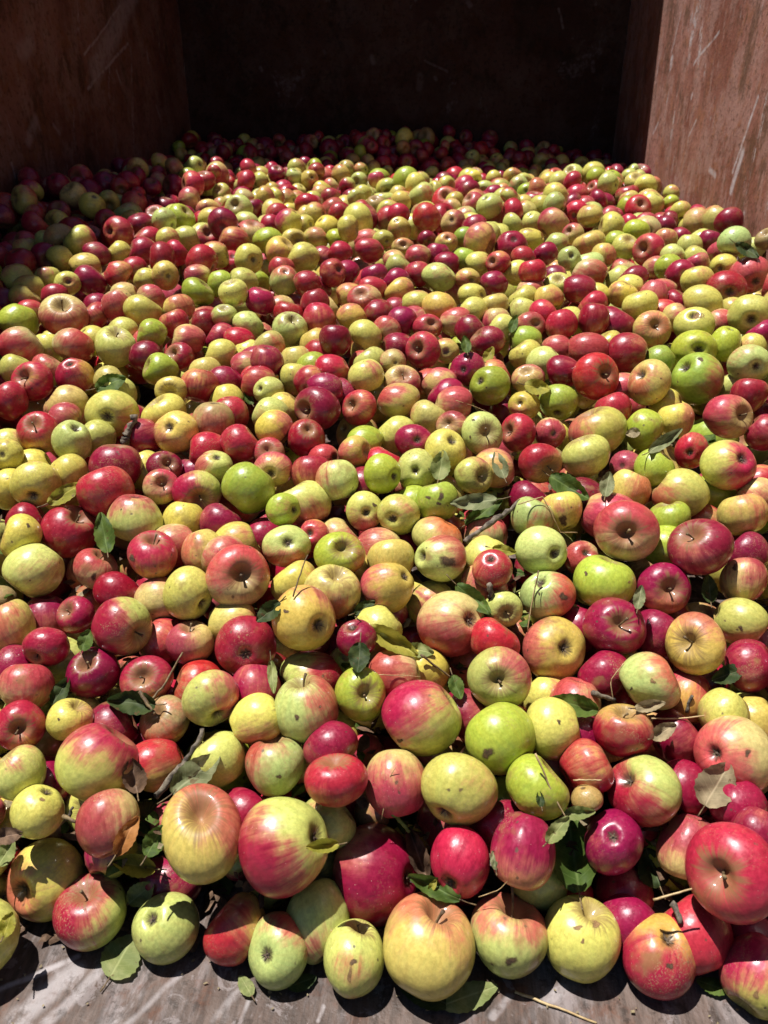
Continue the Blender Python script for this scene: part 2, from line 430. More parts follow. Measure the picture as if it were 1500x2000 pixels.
# ------------------------------------------------------------------ the apples seen in the photograph
# one line per apple: centre x y, half width, half height, kind, [blush side], [s|c x y = stem or blossom end], [!x,y,size = scab], [+n = nearer]
# kinds: R red, C crimson, r red and green, P pink blush, O orange yellow, Y yellow, L pale green, G green, B russet
BLOCKS = [(0, 1500, '''
70 20 115 145 L
220 255 160 165 Y c 335 130 !245,185,16 # lime yellow apple with a dark speck, above the large yellow apple
635 320 193 195 P l # dull pink apple with a cream cheek behind the orange leaf
270 655 235 250 Y l c 85 690 # large yellow apple with orange flank at the container's open edge
-20 775 95 175 O c 40 775 # brownish yellow apple cut by the picture edge beside large yellow one
530 835 220 235 r tl s 520 645 # red and green apple on the steel floor beside the pale leaf
975 935 200 215 L c 890 860 !1150,1080,26 # pale green apple with brown rayed blossom end on the floor
1185 375 235 300 O tr s 1200 215 # tall golden russet apple, deep stem hollow facing up, near the twig
1375 945 190 210 R l # plain red apple on the floor next to lime apple with star
925 600 80 95 C
1440 190 70 70 C
'''), (500, 1500, '''
165 455 265 300 r bl c 480 425 +40 # largest apple with red lower half and pale green top
470 70 187 160 R s 455 -75 # orange-red flattened apple with short stem on top
820 90 185 200 P b # cream apple crossed by a sharp shadow beside orange-red one
1190 125 228 215 Y c 1110 325 # plump speckled lime yellow apple above two crimson ones
700 620 250 310 C br c 930 640 # large crimson apple with curled brown leaf at its side
1195 545 175 215 R c 1145 685 # red apple right behind the biggest yellow apple, by the brown leaf
430 280 100 120 L -160
360 895 188 250 L -30 # pale green apple half shaded under the largest red-green apple
130 1065 165 235 L tr c 45 1085 # lime apple with star-shaped blossom end on the floor
575 1110 178 235 Y s 620 905 !570,1135,22 !548,1215,16,2.6 # small yellow apple with black crack on its front
1015 1035 270 320 O t s 1085 790 # biggest pale yellow apple in the front row with orange crown
1400 290 110 110 C
'''), (1000, 1500, '''
-18 978 232 252 L t s 0 745 !-10,1130,34 # cream-green apple with tall upright stem and rotten spot below
65 478 190 228 C t # crimson apple with yellowish base behind the tall-stemmed apple
405 995 230 260 Y s 440 795 ?415,1015,16 ?490,915,34,0.6 ?385,935,40,0.35 # lime yellow apple with brown scars in the front row
865 1095 220 265 R b c 900 940 !925,1160,24 # brownish red tilted apple with green crown in the front row
1290 610 290 300 R s 1215 710 # largest bright red apple with deep hollow, at the picture's edge
1440 1210 230 250 r tl !1430,1330,22 # red and yellow apple lowest in the corner on the floor
595 435 172 205 C c 580 390 # purple-red apple with silvery star blossom end facing out
772 130 220 215 r bl c 620 85 # red apple with yellow shoulder and blossom end turned sideways
655 690 150 130 C -170
690 880 145 130 C -120
1000 460 140 200 P t
1060 970 165 250 R
150 110 190 190 G # olive green apple half in shadow, crossed by straw
440 180 95 85 B c 405 115 # tiny shrivelled russet fruit with dry crown
1330 200 150 150 C
1490 360 115 115 C
230 600 80 100 L -120
1450 930 110 90 C
'''), (0, 1100, '''
200 40 185 155 L
560 30 130 125 P t s 640 -50 !550,80,22 !500,130,18
715 150 105 100 C
925 195 100 115 P
1100 175 150 160 Y c 1190 275
1393 75 190 185 P t s 1410 95 # big apple striped red over yellow with stem hollow facing out
50 385 125 165 O
280 290 110 100 C
450 300 95 110 C s 375 250
270 490 140 120 R s 175 545
715 370 180 175 r l s 800 460 !795,250,34
390 545 95 115 L
545 640 163 150 C s 505 545
860 680 160 140 R s 820 640
960 440 90 115 R
1115 465 145 130 P l s 1130 345
1440 488 183 185 R c 1410 545
1235 790 172 165 L r c 1280 925
1130 680 110 110 R
30 585 90 100 C
160 715 165 140 P tr
120 950 155 150 R s 110 980
410 910 145 125 Y s 520 820 !345,915,10
965 920 150 150 B s 900 850
575 1165 250 240 r tr # very large apple, crimson on top, creamy below, beside the twig
920 1180 160 160 R t
1290 1150 150 165 Y
285 1220 65 85 C
1490 905 120 145 Y b
1310 290 90 70 O
700 900 90 80 C
'''), (500, 1100, '''
280 320 188 195 O c 365 385 !175,282,16 # golden yellow apple with one brown dot and a stub
215 95 120 105 Y
445 170 172 165 O b s 495 45
770 145 158 150 O l c 880 75
590 430 120 100 C c 555 360 !660,390,40
730 350 115 100 Y b
1140 355 200 195 P b c 1265 310 !1265,312,22
1295 110 88 95 P
1455 265 105 110 L s 1480 300
1400 440 150 115 R !1480,430,26
815 620 135 110 P l
330 640 190 120 r r
295 855 190 203 L r s 250 680 !240,903,18
610 765 150 163 G s 655 760
970 905 237 225 r tl !845,1040,16 # large glossy apple, half pink, half lime, mid-front of the heap
1425 670 190 185 L tr s 1440 690 # pale green apple with wide stem hollow, above the plain green one
1432 1025 208 218 G !1355,1115,38 # plain green apple with one brown scab
115 1185 178 178 L tl !135,1250,16
440 1040 160 110 C
1210 850 60 110 C
130 600 60 60 C
50 690 90 90 C
1000 590 80 90 Y
1010 190 110 80 L
90 165 45 65 R
'''), (1000, 1100, '''
210 190 165 145 L r c 150 100 !165,135,18 !300,195,28 !160,180,10
540 100 187 140 G !435,60,14 !685,110,8
890 145 160 150 C t s 950 130
1355 100 140 140 P !1305,25,20
600 370 190 170 C s 650 320
245 500 185 192 O l c 345 495
1075 470 180 185 O t s 1015 480
1335 325 165 120 L !1340,380,16
1400 600 130 160 C
810 685 190 165 L tr !825,692,18 !700,735,12
1020 760 85 130 R
830 390 70 110 C
540 620 140 110 C
370 770 150 90 P
150 740 65 90 Y
240 970 160 185 Y !275,930,14
650 980 182 160 R b s 660 860
960 1020 150 160 C
1235 840 135 95 L
1450 870 115 85 O
1300 1120 245 235 P bl c 1190 1170 !1380,1110,20
440 1170 130 140 R
430 960 60 80 C
1020 1260 70 100 C
380 320 60 60 C
'''), (0, 750, '''
60 100 110 115 R
390 90 140 75 P
375 180 110 65 P
658 165 163 130 Y c 610 185
960 140 138 75 Y
225 285 130 125 R t s 200 215
420 335 120 125 L c 450 250
560 290 80 75 Y
840 305 95 105 C
1035 280 135 125 O c 975 245
1250 205 125 100 B
1005 35 100 80 O s 985 45
1170 5 120 98 R
1335 65 90 55 Y
1365 155 92 78 R
40 415 75 95 Y c 10 395
50 320 80 50 Y
200 450 105 60 Y
210 590 157 138 Y c 160 665
20 610 75 115 Y
400 490 105 70 Y
680 460 160 105 C
620 620 175 130 R
965 465 110 70 C s 1000 455
1220 360 105 75 R
1415 345 97 112 R
1255 475 115 85 L l c 1275 425
945 600 110 105 P s 950 585
1155 640 147 135 r l s 1155 685
1455 610 158 155 G
400 580 50 50 Y
790 790 165 150 L t !725,900,16 !710,735,6
405 860 175 157 R s 500 770
110 890 120 130 Y !165,830,14
1060 775 105 85 Y
1300 790 130 90 C
895 1000 148 145 R t s 920 880 !775,1020,22
1160 960 92 105 O
1390 890 135 75 Y
1010 890 75 60 P
1310 985 115 90 P
180 760 80 60 C
1110 485 40 45 C
850 440 50 35 Y
'''), (500, 750, '''
75 40 92 85 L c 15 20
55 165 72 85 L
200 130 70 80 O
360 145 137 130 C s 260 150
605 140 103 107 R s 550 110
835 90 127 95 O
1165 105 100 92 P
1370 10 120 118 G c 1300 -20 !1350,20,6
1010 190 75 95 O
110 245 93 92 Y r
295 320 113 117 R s 305 270
75 370 90 52 P s 60 370
810 275 78 85 Y
925 330 115 95 C c 945 325
1150 225 98 65 P s 1110 225
1325 290 122 130 L s 1365 265 !1275,210,10 !1255,310,8
1535 285 105 115 R s 1460 265
1110 385 122 125 Y c 1160 320
580 395 100 95 O s 680 375
400 405 90 45 P c 470 425
740 430 110 50 R
100 500 118 105 P c 80 515
320 515 100 90 R
475 560 127 115 L l
740 525 110 120 G c 820 540
945 505 118 130 L c 945 490
1275 535 115 110 L s 1350 525
1420 450 90 65 P
620 570 50 80 C
275 695 170 125 L b -20
155 735 90 98 G c 230 740
635 745 110 120 L b c 650 755 !695,710,14
835 765 128 122 Y c 790 790
1085 690 95 120 G !1085,660,22 !1010,665,14 !1070,700,14
915 680 85 80 G
180 950 145 125 L b c 195 925
325 880 100 85 R c 305 870
490 855 88 60 P b
490 970 152 100 G r s 520 965
720 925 110 75 P
790 1015 140 100 O
1060 890 150 110 O tr
1080 1020 152 140 L tr c 945 1020 !1120,1040,46
550 1050 118 75 O
1385 1085 120 118 R c 1365 1020
1340 960 100 60 Y
50 850 55 55 C
890 905 70 65 C
1340 870 70 90 P
640 320 100 70 G
'''), (1000, 750, '''
70 125 95 87 Y c 35 110
270 105 118 105 G c 270 180
615 125 80 75 R
500 260 172 130 Y l
770 270 105 125 G
955 205 110 98 Y r
1265 190 150 128 P s 1385 165
1385 65 115 95 R
225 290 90 95 P c 245 285
165 465 130 118 R tl s 230 510
430 420 143 130 L !350,355,18
665 470 95 80 P c 640 480
845 490 100 110 G
1050 390 100 110 R c 1050 410
1265 475 170 147 r r c 1350 420
1475 260 70 80 C
690 605 125 98 O r
990 625 172 128 Y bl
425 630 75 75 C
85 640 105 62 C
300 745 105 120 Y !300,800,30
120 770 130 105 L
575 770 170 135 P
670 860 197 178 P t s 695 865
905 765 110 82 G
1135 770 75 55 R
1350 755 153 122 O
1100 945 197 160 C s 1000 865
890 910 70 75 G
1395 955 110 85 C
170 975 155 145 L c 260 985 !180,855,30
410 1010 105 90 P c 440 980
1470 620 70 65 P
1450 540 75 60 R
900 90 75 55 Y
1180 600 70 60 G
'''), (0, 450, '''
375 490 150 118 P b s 370 405
105 520 125 88 G
570 440 65 70 C
545 500 40 80 R
690 435 100 100 P
840 475 118 100 Y
1050 445 95 68 O
1160 360 95 88 G
1010 525 62 58 R
1190 520 66 55 C
1315 500 80 68 L s 1315 445
1450 535 65 58 L
120 665 140 98 P
430 670 125 98 P r
545 610 55 45 Y
680 680 123 125 Y s 710 575
725 560 85 45 Y
900 600 83 85 G
850 635 65 50 P
850 740 100 95 C
1050 740 90 85 R s 1000 700
1105 640 105 92 P
1295 610 88 65 C
1410 640 62 72 R
1290 730 92 95 Y
1450 705 62 58 Y
80 800 80 75 Y
285 775 62 45 P
190 885 128 118 R s 125 840
440 850 120 105 R l c 420 770
940 810 110 95 G
1340 865 78 65 C
1490 860 50 60 R
640 850 85 50 O
690 925 115 70 L
1175 790 45 35 O
1430 770 60 55 P
1490 745 45 65 C
285 670 45 60 Y
145 385 98 65 O
175 320 100 55 Y
110 270 105 72 L
285 265 78 45 L
395 310 83 72 Y c 405 290
530 295 98 95 C
500 190 95 55 O
355 165 85 78 Y
695 260 88 82 R
845 280 60 57 Y
970 265 82 90 O c 985 270
840 125 93 88 R
700 125 60 65 Y
570 140 85 75 C
1035 130 75 78 R
1260 145 83 82 O
1085 50 88 78 L
1370 60 92 85 R
1460 170 75 95 Y c 1490 175
1420 300 70 85 Y
320 360 72 40 R
190 445 60 30 R
745 350 62 40 P
860 50 100 70 R
1295 300 65 65 G
1160 245 55 40 P
900 370 60 50 P
'''), (500, 450, '''
70 60 92 80 G c 80 80
225 45 75 55 O s 250 45
350 40 75 62 O
480 35 65 42 G
275 160 103 93 Y
165 295 88 92 L t c 170 235
140 195 65 35 R
503 118 62 55 R
665 120 87 75 R
745 55 65 60 Y c 765 55
640 35 65 40 P
400 140 50 45 C
450 250 75 88 R c 500 225
550 240 55 65 C
295 300 58 62 R
380 320 35 55 C
862 92 68 48 O s 862 80
1000 45 55 45 C c 1020 65
1115 70 68 62 O c 1120 40
1225 30 70 50 G
950 140 73 55 P
1060 120 60 40 C
835 195 72 52 L
815 150 60 30 P
955 255 62 75 R
1120 170 60 38 C
1220 155 60 50 G
1310 190 65 65 Y
1420 190 75 72 R s 1375 180
695 245 72 45 C
820 270 72 45 C
690 320 72 45 R
1070 275 102 88 L
1240 280 75 60 O c 1265 295
1395 310 83 72 C
635 390 103 72 P s 610 365
840 355 90 82 O
530 370 55 60 O
340 395 62 48 R
20 415 60 85 C
435 430 45 40 P
195 465 85 45 R
370 510 98 90 R
145 440 70 55 P
550 500 77 70 O
200 575 105 100 L s 220 510
715 470 90 65 C
820 430 55 30 R
855 510 70 60 C
930 490 60 40 P
1075 440 105 80 O
950 415 60 60 Y
1265 360 85 45 Y c 1335 370
1275 450 78 57 Y
1395 425 60 52 O
1165 525 82 75 P
1255 580 95 88 C
1385 500 45 35 P
1440 545 85 50 L
1355 640 108 80 C
640 615 98 95 Y
765 580 88 82 P c 710 630
1005 555 90 65 R s 1030 545
980 700 105 110 R s 930 685
1115 705 70 75 O c 1115 715
845 660 65 55 C
480 640 75 85 C
370 690 83 48 R
80 665 80 75 O
60 755 85 85 C
320 775 75 58 G
465 800 80 70 R
315 865 95 72 R
645 850 107 98 L
690 735 60 45 L
800 760 80 65 P c 820 770
600 745 50 30 P
855 850 108 55 P s 860 830
1240 815 105 105 C c 1215 815
1060 890 85 85 P
1110 940 90 70 C
410 905 88 65 C
200 850 55 65 Y
525 915 35 40 C
20 835 65 35 R
1430 800 60 35 R
395 770 30 35 P
215 740 60 55 O
340 620 70 40 O
'''), (1000, 450, '''
110 45 80 58 Y
260 70 68 55 L
195 135 75 70 C
450 65 98 65 O
600 45 55 40 G
665 95 82 78 Y s 685 45
800 115 97 100 R s 750 100
335 165 70 75 L c 350 140
540 140 65 65 O
900 40 75 50 O
985 20 45 35 C
1040 75 80 48 L
1160 50 65 50 C
1100 25 60 30 L
1235 120 97 75 P l
1410 85 85 40 L
945 120 60 35 L
1075 130 70 35 L
1085 165 65 30 P
120 240 85 72 R
60 140 60 45 R
20 235 45 60 Y
245 245 50 35 C
265 300 85 52 L s 260 265
440 195 105 65 L
455 245 108 78 P
395 345 100 85 C
655 205 60 30 P
605 255 55 45 L
710 260 92 52 C
840 215 55 65 P
915 215 85 80 G
985 260 93 92 C c 1010 250
1085 285 102 75 Y
1240 190 85 50 Y c 1215 225
1390 260 130 115 P c 1440 285
1255 340 127 105 R t c 1285 360
1115 400 127 75 Y
90 320 50 30 P
145 300 45 25 C
60 380 70 60 Y
215 380 90 62 O
475 415 85 60 R
690 300 80 35 Y
650 370 92 75 Y
830 355 90 60 P
750 420 108 68 Y
530 350 45 35 Y
880 330 60 40 P
970 395 70 40 C
880 450 50 40 R
965 490 85 60 P
185 460 90 50 R
40 450 60 50 L
480 520 95 95 C
590 540 140 90 C
820 580 115 112 O s 850 550
1065 555 125 108 Y c 1050 490 !1090,500,30
1215 525 92 62 P
1395 495 140 120 L c 1405 520
1470 590 80 65 C
290 550 97 92 R
165 500 50 30 C
110 550 90 75 P s 150 540
80 620 95 55 G
260 665 90 45 P
445 675 125 70 P
550 620 55 25 Y
675 720 120 122 R
1065 690 140 105 G c 1090 695
1245 665 92 105 G
1400 655 85 45 Y
75 720 90 80 Y
195 765 115 85 L
490 855 140 140 R s 565 830
300 825 105 92 C
805 890 128 138 O c 730 840 !770,820,40
1085 870 158 155 G r c 985 800 !1105,755,16
1390 780 135 112 L c 1440 800
95 860 100 75 P s 75 810
870 725 70 45 G
1490 830 50 80 L
360 495 50 40 Y
1300 440 60 40 Y
650 900 50 60 P
1255 890 40 60 L
1460 540 60 30 Y
''')]

APPLES = []
for ox, oy, txt in BLOCKS:
    for line in txt.strip().splitlines():
        body, _, lab = line.partition('#')
        w = body.split()
        a = dict(x=ox + float(w[0]) / 3, y=oy + float(w[1]) / 3, rx=float(w[2]) / 3, ry=float(w[3]) / 3, kind=w[4], dir=None, pole=None, scab=[], pri=0.0, label=lab.strip())
        i = 5
        while i < len(w):
            if w[i] in ('s', 'c'):
                a['pole'] = (w[i], ox + float(w[i + 1]) / 3, oy + float(w[i + 2]) / 3); i += 3
                continue
            if w[i][0] in '!?':
                q = [float(v) for v in w[i][1:].split(',')]
                a['scab'].append((ox + q[0] / 3, oy + q[1] / 3, q[2] / 3, q[3] if len(q) > 3 else 1.0, w[i][0]))
            elif w[i][0] in '+-':
                a['pri'] = float(w[i])
            else:
                a['dir'] = w[i]
            i += 1
        a['front'] = a['y'] + 0.55 * a['ry'] + a['pri']
        APPLES.append(a)

# heap profile: depth (along the lens axis) of the apples' surface for each picture height
Z_TAB = np.array([(0, 6.0), (260, 3.7), (350, 2.6), (420, 2.07), (500, 1.67), (600, 1.44), (750, 1.22), (900, 1.06), (1100, 0.94), (1300, 0.85), (1600, 0.74), (1900, 0.69), (2000, 0.67)])
S_TAB = np.array([(0.0, 0.02), (0.36, 0.03), (0.42, 0.04), (0.523, 0.10), (0.68, 0.165), (0.81, 0.22), (0.98, 0.287), (1.18, 0.334), (1.46, 0.397), (1.74, 0.448), (2.21, 0.475), (2.75, 0.505), (2.97, 0.52), (3.15, 0.495), (3.5, 0.545), (4.2, 0.635)])
# partly hidden apples were measured by what shows of them: give them their whole size, behind what hides them
ox_ = np.array([a['x'] for a in APPLES]); oy_ = np.array([a['y'] for a in APPLES]); orr = np.array([max(a['rx'], a['ry']) for a in APPLES])
for i, a in enumerate(APPLES):
    if a['label']:
        big = max(a['rx'], a['ry']); a['rx'] = max(a['rx'], big / 1.32); a['ry'] = max(a['ry'], big / 1.32)
        continue
    typ = 0.0325 * F_PX / float(np.interp(a['y'], Z_TAB[:, 0], Z_TAB[:, 1]))
    big = max(a['rx'], a['ry'])
    want = max(big, 1.0 * typ) if not a['pole'] else max(big, 0.8 * typ)
    nrx, nry = max(a['rx'], 0.90 * want), max(a['ry'], 0.86 * want)
    grow = (nrx - a['rx']) + (nry - a['ry'])
    if grow > 0.5:
        d = np.hypot(ox_ - a['x'], oy_ - a['y'])
        k = (d < (orr + big) * 0.95) & (d > 1) & (orr > 0.8 * big)
        if k.any():
            w_ = 1 / d[k]
            a['x'] += 0.8 * (nrx - a['rx']) * float(np.clip((w_ * np.sign(ox_[k] - a['x']) * np.minimum(1, np.abs(ox_[k] - a['x']) / big)).sum() / w_.sum() * 1.6, -1, 1))
        a['y'] += 0.8 * (nry - a['ry'])
        if not a['pole']:
            a['front'] -= 1.1 * grow
    a['rx'], a['ry'] = nrx, nry

def heap_h(x, y):
    h = np.interp(y, S_TAB[:, 0], S_TAB[:, 1])
    u = x * AX_B[0] + y * AX_B[1]
    h = h + np.clip((-0.70 - u) / 0.3, 0, 1) * float(np.interp(y, [1.2, 1.6, 2.0, 2.4, 3.2], [0.0, -0.035, -0.02, 0.045, 0.02]))
    h = h + 0.07 * np.exp(-((x - 0.0) / 0.35) ** 2 - ((y - 3.85) / 0.35) ** 2)
    h = h + (0.010 + 0.016 * min(1.0, max(0.0, y - 1.6))) * (math.sin(9.1 * x + 1.3) * math.sin(7.3 * y + 0.6) + 0.6 * math.sin(4.3 * x - 5.0 * y))
    return h

# depth of every apple: stay near the surface, let nearer ones sit in front of those they hide
n = len(APPLES)
px = np.array([a['x'] for a in APPLES]); py = np.array([a['y'] for a in APPLES])
rx = np.array([a['rx'] for a in APPLES]); ry = np.array([a['ry'] for a in APPLES])
pri = np.array([a['pri'] for a in APPLES])
RAY = np.stack([ray(x, y) for x, y in zip(px, py)])
ex = rx / F_PX / np.sqrt(1 + ((px - 750) / F_PX) ** 2)
ey = ry / F_PX / np.sqrt(1 + ((py - 1000) / F_PX) ** 2)
er = np.sqrt(ex * ey)
z0 = np.interp(py, Z_TAB[:, 0], Z_TAB[:, 1])
zf = CAM_H / (-RAY[:, 2] + er * 0.84)
zf = np.where(RAY[:, 2] < -0.05, zf, 9)
z0 = np.minimum(z0, zf)
on_floor = (py + ry > 1806) & (ry > 20)
z0 = np.where(on_floor, zf, z0)
z = z0.copy()
front = np.array([a['front'] for a in APPLES])
near = (np.abs(px[:, None] - px[None]) < (rx[:, None] + rx[None])) & (np.abs(py[:, None] - py[None]) < (ry[:, None] + ry[None]))
np.fill_diagonal(near, False)
II, JJ = np.where(near & (front[:, None] > front[None]))       # I in front of J
for it in range(400):
    P = RAY * z[:, None]
    R = er * z
    d = P[JJ] - P[II]
    dist = np.linalg.norm(d, axis=1)
    over = 0.95 * (R[II] + R[JJ]) - dist
    k = over > 0
    dz = np.zeros(n)
    np.add.at(dz, II[k], -0.22 * over[k])
    np.add.at(dz, JJ[k], 0.22 * over[k])
    z = z + np.clip(dz, -0.02, 0.02) + 0.04 * (z0 - z)
    z = np.where(on_floor, zf, np.minimum(z, zf))
for i, a in enumerate(APPLES):
    a['z'] = z[i]; a['c'] = CAM + RAY[i] * z[i]; a['R'] = er[i] * z[i]
    a['area'] = rx[i] * ry[i]

PAL = {  # ground colour, blush colour, blush cover, weight of its side
    'R': ((0.62, 0.36, 0.09), (0.41, 0.018, 0.040), 0.62, 0.50),
    'C': ((0.50, 0.17, 0.10), (0.255, 0.006, 0.038), 0.80, 0.50),
    'r': ((0.53, 0.56, 0.14), (0.37, 0.014, 0.048), 0.02, 1.00),
    'P': ((0.63, 0.49, 0.19), (0.46, 0.058, 0.078), 0.15, 0.65),
    'O': ((0.63, 0.50, 0.13), (0.50, 0.12, 0.065), -0.45, 0.65),
    'Y': ((0.64, 0.58, 0.125), (0.54, 0.15, 0.08), -0.75, 0.60),
    'L': ((0.54, 0.58, 0.165), (0.46, 0.08, 0.08), -0.75, 0.60),
    'G': ((0.35, 0.45, 0.045), (0.38, 0.12, 0.06), -0.95, 0.45),
    'B': ((0.38, 0.25, 0.11), (0.34, 0.11, 0.06), -0.40, 0.40),
}
DIRS = {'t': (0, 1), 'b': (0, -1), 'l': (-1, 0), 'r': (1, 0), 'tl': (-.7, .7), 'tr': (.7, .7), 'bl': (-.7, -.7), 'br': (.7, -.7)}

_grid = {}
def grid_faces(nm, nr):
    if (nm, nr) in _grid:
        return _grid[(nm, nr)]
    q, t = [], []
    for j in range(nm):
        k = (j + 1) % nm
        t.append((0, 1 + j, 1 + k))
        for i in range(nr - 1):
            q.append((1 + i * nm + j, 1 + (i + 1) * nm + j, 1 + (i + 1) * nm + k, 1 + i * nm + k))
        t.append((1 + (nr - 1) * nm + j, 1 + nr * nm, 1 + (nr - 1) * nm + k))
    _grid[(nm, nr)] = (np.array(q), np.array(t))
    return _grid[(nm, nr)]

def unit_apple(nm, nr, g):
    """local apple, stem end at +z; returns verts, lat (cos of polar angle), phi"""
    s = (np.arange(nr) + 1) / (nr + 1)
    t = math.pi * (0.45 * (0.5 - 0.5 * np.cos(math.pi * s)) + 0.55 * s)
    t = np.concatenate([[0.0], np.repeat(t, nm), [math.pi]])
    ph = np.concatenate([[0.0], np.tile(np.arange(nm) / nm * 2 * math.pi, nr), [0.0]])
    st, ct = np.sin(t), np.cos(t)
    h = g.uniform(0.80, 0.97)
    rho = st ** 0.92 * (1 + g.uniform(-0.02, 0.20) * ct)
    zz = h * ct - g.uniform(0.30, 0.46) * np.exp(-(rho / g.uniform(0.26, 0.36)) ** 2) * (ct > 0) \
        + g.uniform(0.16, 0.30) * np.exp(-(rho / g.uniform(0.22, 0.32)) ** 2) * (ct < 0)
    rib = g.uniform(0.0, 0.055) * np.cos(5 * ph + g.uniform(0, 6)) * ((1 - ct) / 2) ** 2 + g.uniform(0, 0.02) * np.cos(3 * ph + g.uniform(0, 6)) * st
    zz = zz * (1 + g.uniform(0, 0.045) * np.cos(2 * ph + g.uniform(0, 6)) * st)
    rho = rho * (1 + rib)
    V = np.stack([rho * np.cos(ph), rho * np.sin(ph), zz], 1)
    nrm = V / np.maximum(np.linalg.norm(V, axis=1, keepdims=True), 1e-6)
    for _ in range(3):
        d = g.normal(size=3); d /= np.linalg.norm(d)
        q = nrm @ d
        V = V * (1 + g.uniform(-0.085, 0.085) * q + g.uniform(-0.06, 0.06) * q * q)[:, None]
    return V, ct, ph

def frame_from(axis, g):
    a = axis / np.linalg.norm(axis)
    h = np.array([1.0, 0, 0]) if abs(a[0]) < 0.8 else np.array([0, 1.0, 0])
    b = np.cross(a, h); b /= np.linalg.norm(b)
    c = np.cross(a, b)
    w = g.uniform(0, 6.28)
    return np.stack([b * math.cos(w) + c * math.sin(w), -b * math.sin(w) + c * math.cos(w), a], 1)   # columns

def skin_attrs(kind, nvis, lat, ph, Vl, side, wside, g, sev=None):
    ground, blush, bias, w0 = PAL[kind]
    j = g.normal(0, 1, 3)
    gr = np.clip(np.array(ground) * (1 + 0.09 * j[0]) * np.array([1 + 0.07 * j[1], 1, 1 - 0.1 * j[1]]), 0.005, 0.9)
    bl = np.clip(np.array(blush) * (1 + 0.14 * j[2]) * np.array([1, 1 + 0.2 * j[0], 1 + 0.2 * j[1]]), 0.004, 0.9)
    nv = len(lat)
    raw = bias + g.normal(0, 0.08) + wside * (nvis @ side)
    off = g.uniform(-40, 40, 3)
    mer = np.stack([np.cos(ph) * 6.5, np.sin(ph) * 6.5, lat * 0.75], 1) * g.uniform(0.7, 1.3) + off
    # meridian streaks fade out at the poles, where they would pinch
    sv = sev if sev is not None else (g.uniform(0.10, 0.5) if g.random() < 0.68 else 0.06)
    prm = np.stack([raw, lat, np.full(nv, sv)], 1)
    one = np.ones((nv, 1))
    return {'skin_co': ('FLOAT_VECTOR', Vl * 1.0 + off), 'skin_mer': ('FLOAT_VECTOR', mer), 'skin_prm': ('FLOAT_VECTOR', prm),
            'skin_ground': ('FLOAT_COLOR', np.hstack([np.tile(gr, (nv, 1)), one])), 'skin_blush': ('FLOAT_COLOR', np.hstack([np.tile(bl, (nv, 1)), one]))}

def build_apple(a, nm, nr, seed):
    """vertices about the apple's centre in world axes, attributes and the pole points"""
    g = np.random.default_rng(seed)
    V, lat, ph = unit_apple(nm, nr, g)
    f = ray(a['x'], a['y']); f /= np.linalg.norm(f)
    r_ = np.cross(f, [0, 0, 1.0]); r_ /= np.linalg.norm(r_)
    u_ = np.cross(r_, f)
    Fr = np.stack([r_, u_, -f], 1)                    # columns: picture right, picture up, towards the viewer
    if a['pole']:
        dx = (a['pole'][1] - a['x']) / a['rx']; dy = -(a['pole'][2] - a['y']) / a['ry']
        m = math.hypot(dx, dy)
        if m > 0.88:
            dx, dy, m = dx / m * 0.88, dy / m * 0.88, 0.88
        ax = np.array([dx, dy, math.sqrt(1 - m * m)])
        if a['pole'][0] == 'c': ax = -ax
    else:
        w = g.uniform(0, 2 * math.pi)
        tz = g.uniform(-0.22, 0.22)
        ax = np.array([math.cos(w), math.sin(w), tz])
    W = V @ frame_from(ax, g).T                       # picture frame
    nvis = W / np.maximum(np.linalg.norm(W, axis=1, keepdims=True), 1e-6)
    # size the outline to the measured half width and half height
    for k, e in ((0, ex[a['i']]), (1, ey[a['i']])):
        lo, hi = W[:, k].min(), W[:, k].max()
        W[:, k] = (W[:, k] - (lo + hi) / 2) / ((hi - lo) / 2) * e * a['z']
    W[:, 2] *= a['R'] * 1.0
    # bring it out so that the outline, not the centre, has the measured size
    bias, w0 = PAL[a['kind']][2:]
    if a['dir']:
        sd = np.array([*DIRS[a['dir']], 0.15]); ws = max(0.85, w0)
        shift = {'L': 0.35, 'G': 0.30, 'Y': 0.25, 'O': 0.1, 'R': -0.35, 'C': -0.3}.get(a['kind'], 0.0)
    else:
        sd = g.normal(size=3); sd /= np.linalg.norm(sd); ws = w0; shift = 0.0
    at = skin_attrs(a['kind'], nvis, lat, ph, V, sd, ws, g, 0.25 if a['kind'] == 'B' else None)
    at['skin_prm'][1][:, 0] += shift
    Wd = W @ Fr.T
    return Wd, at, Fr, ax

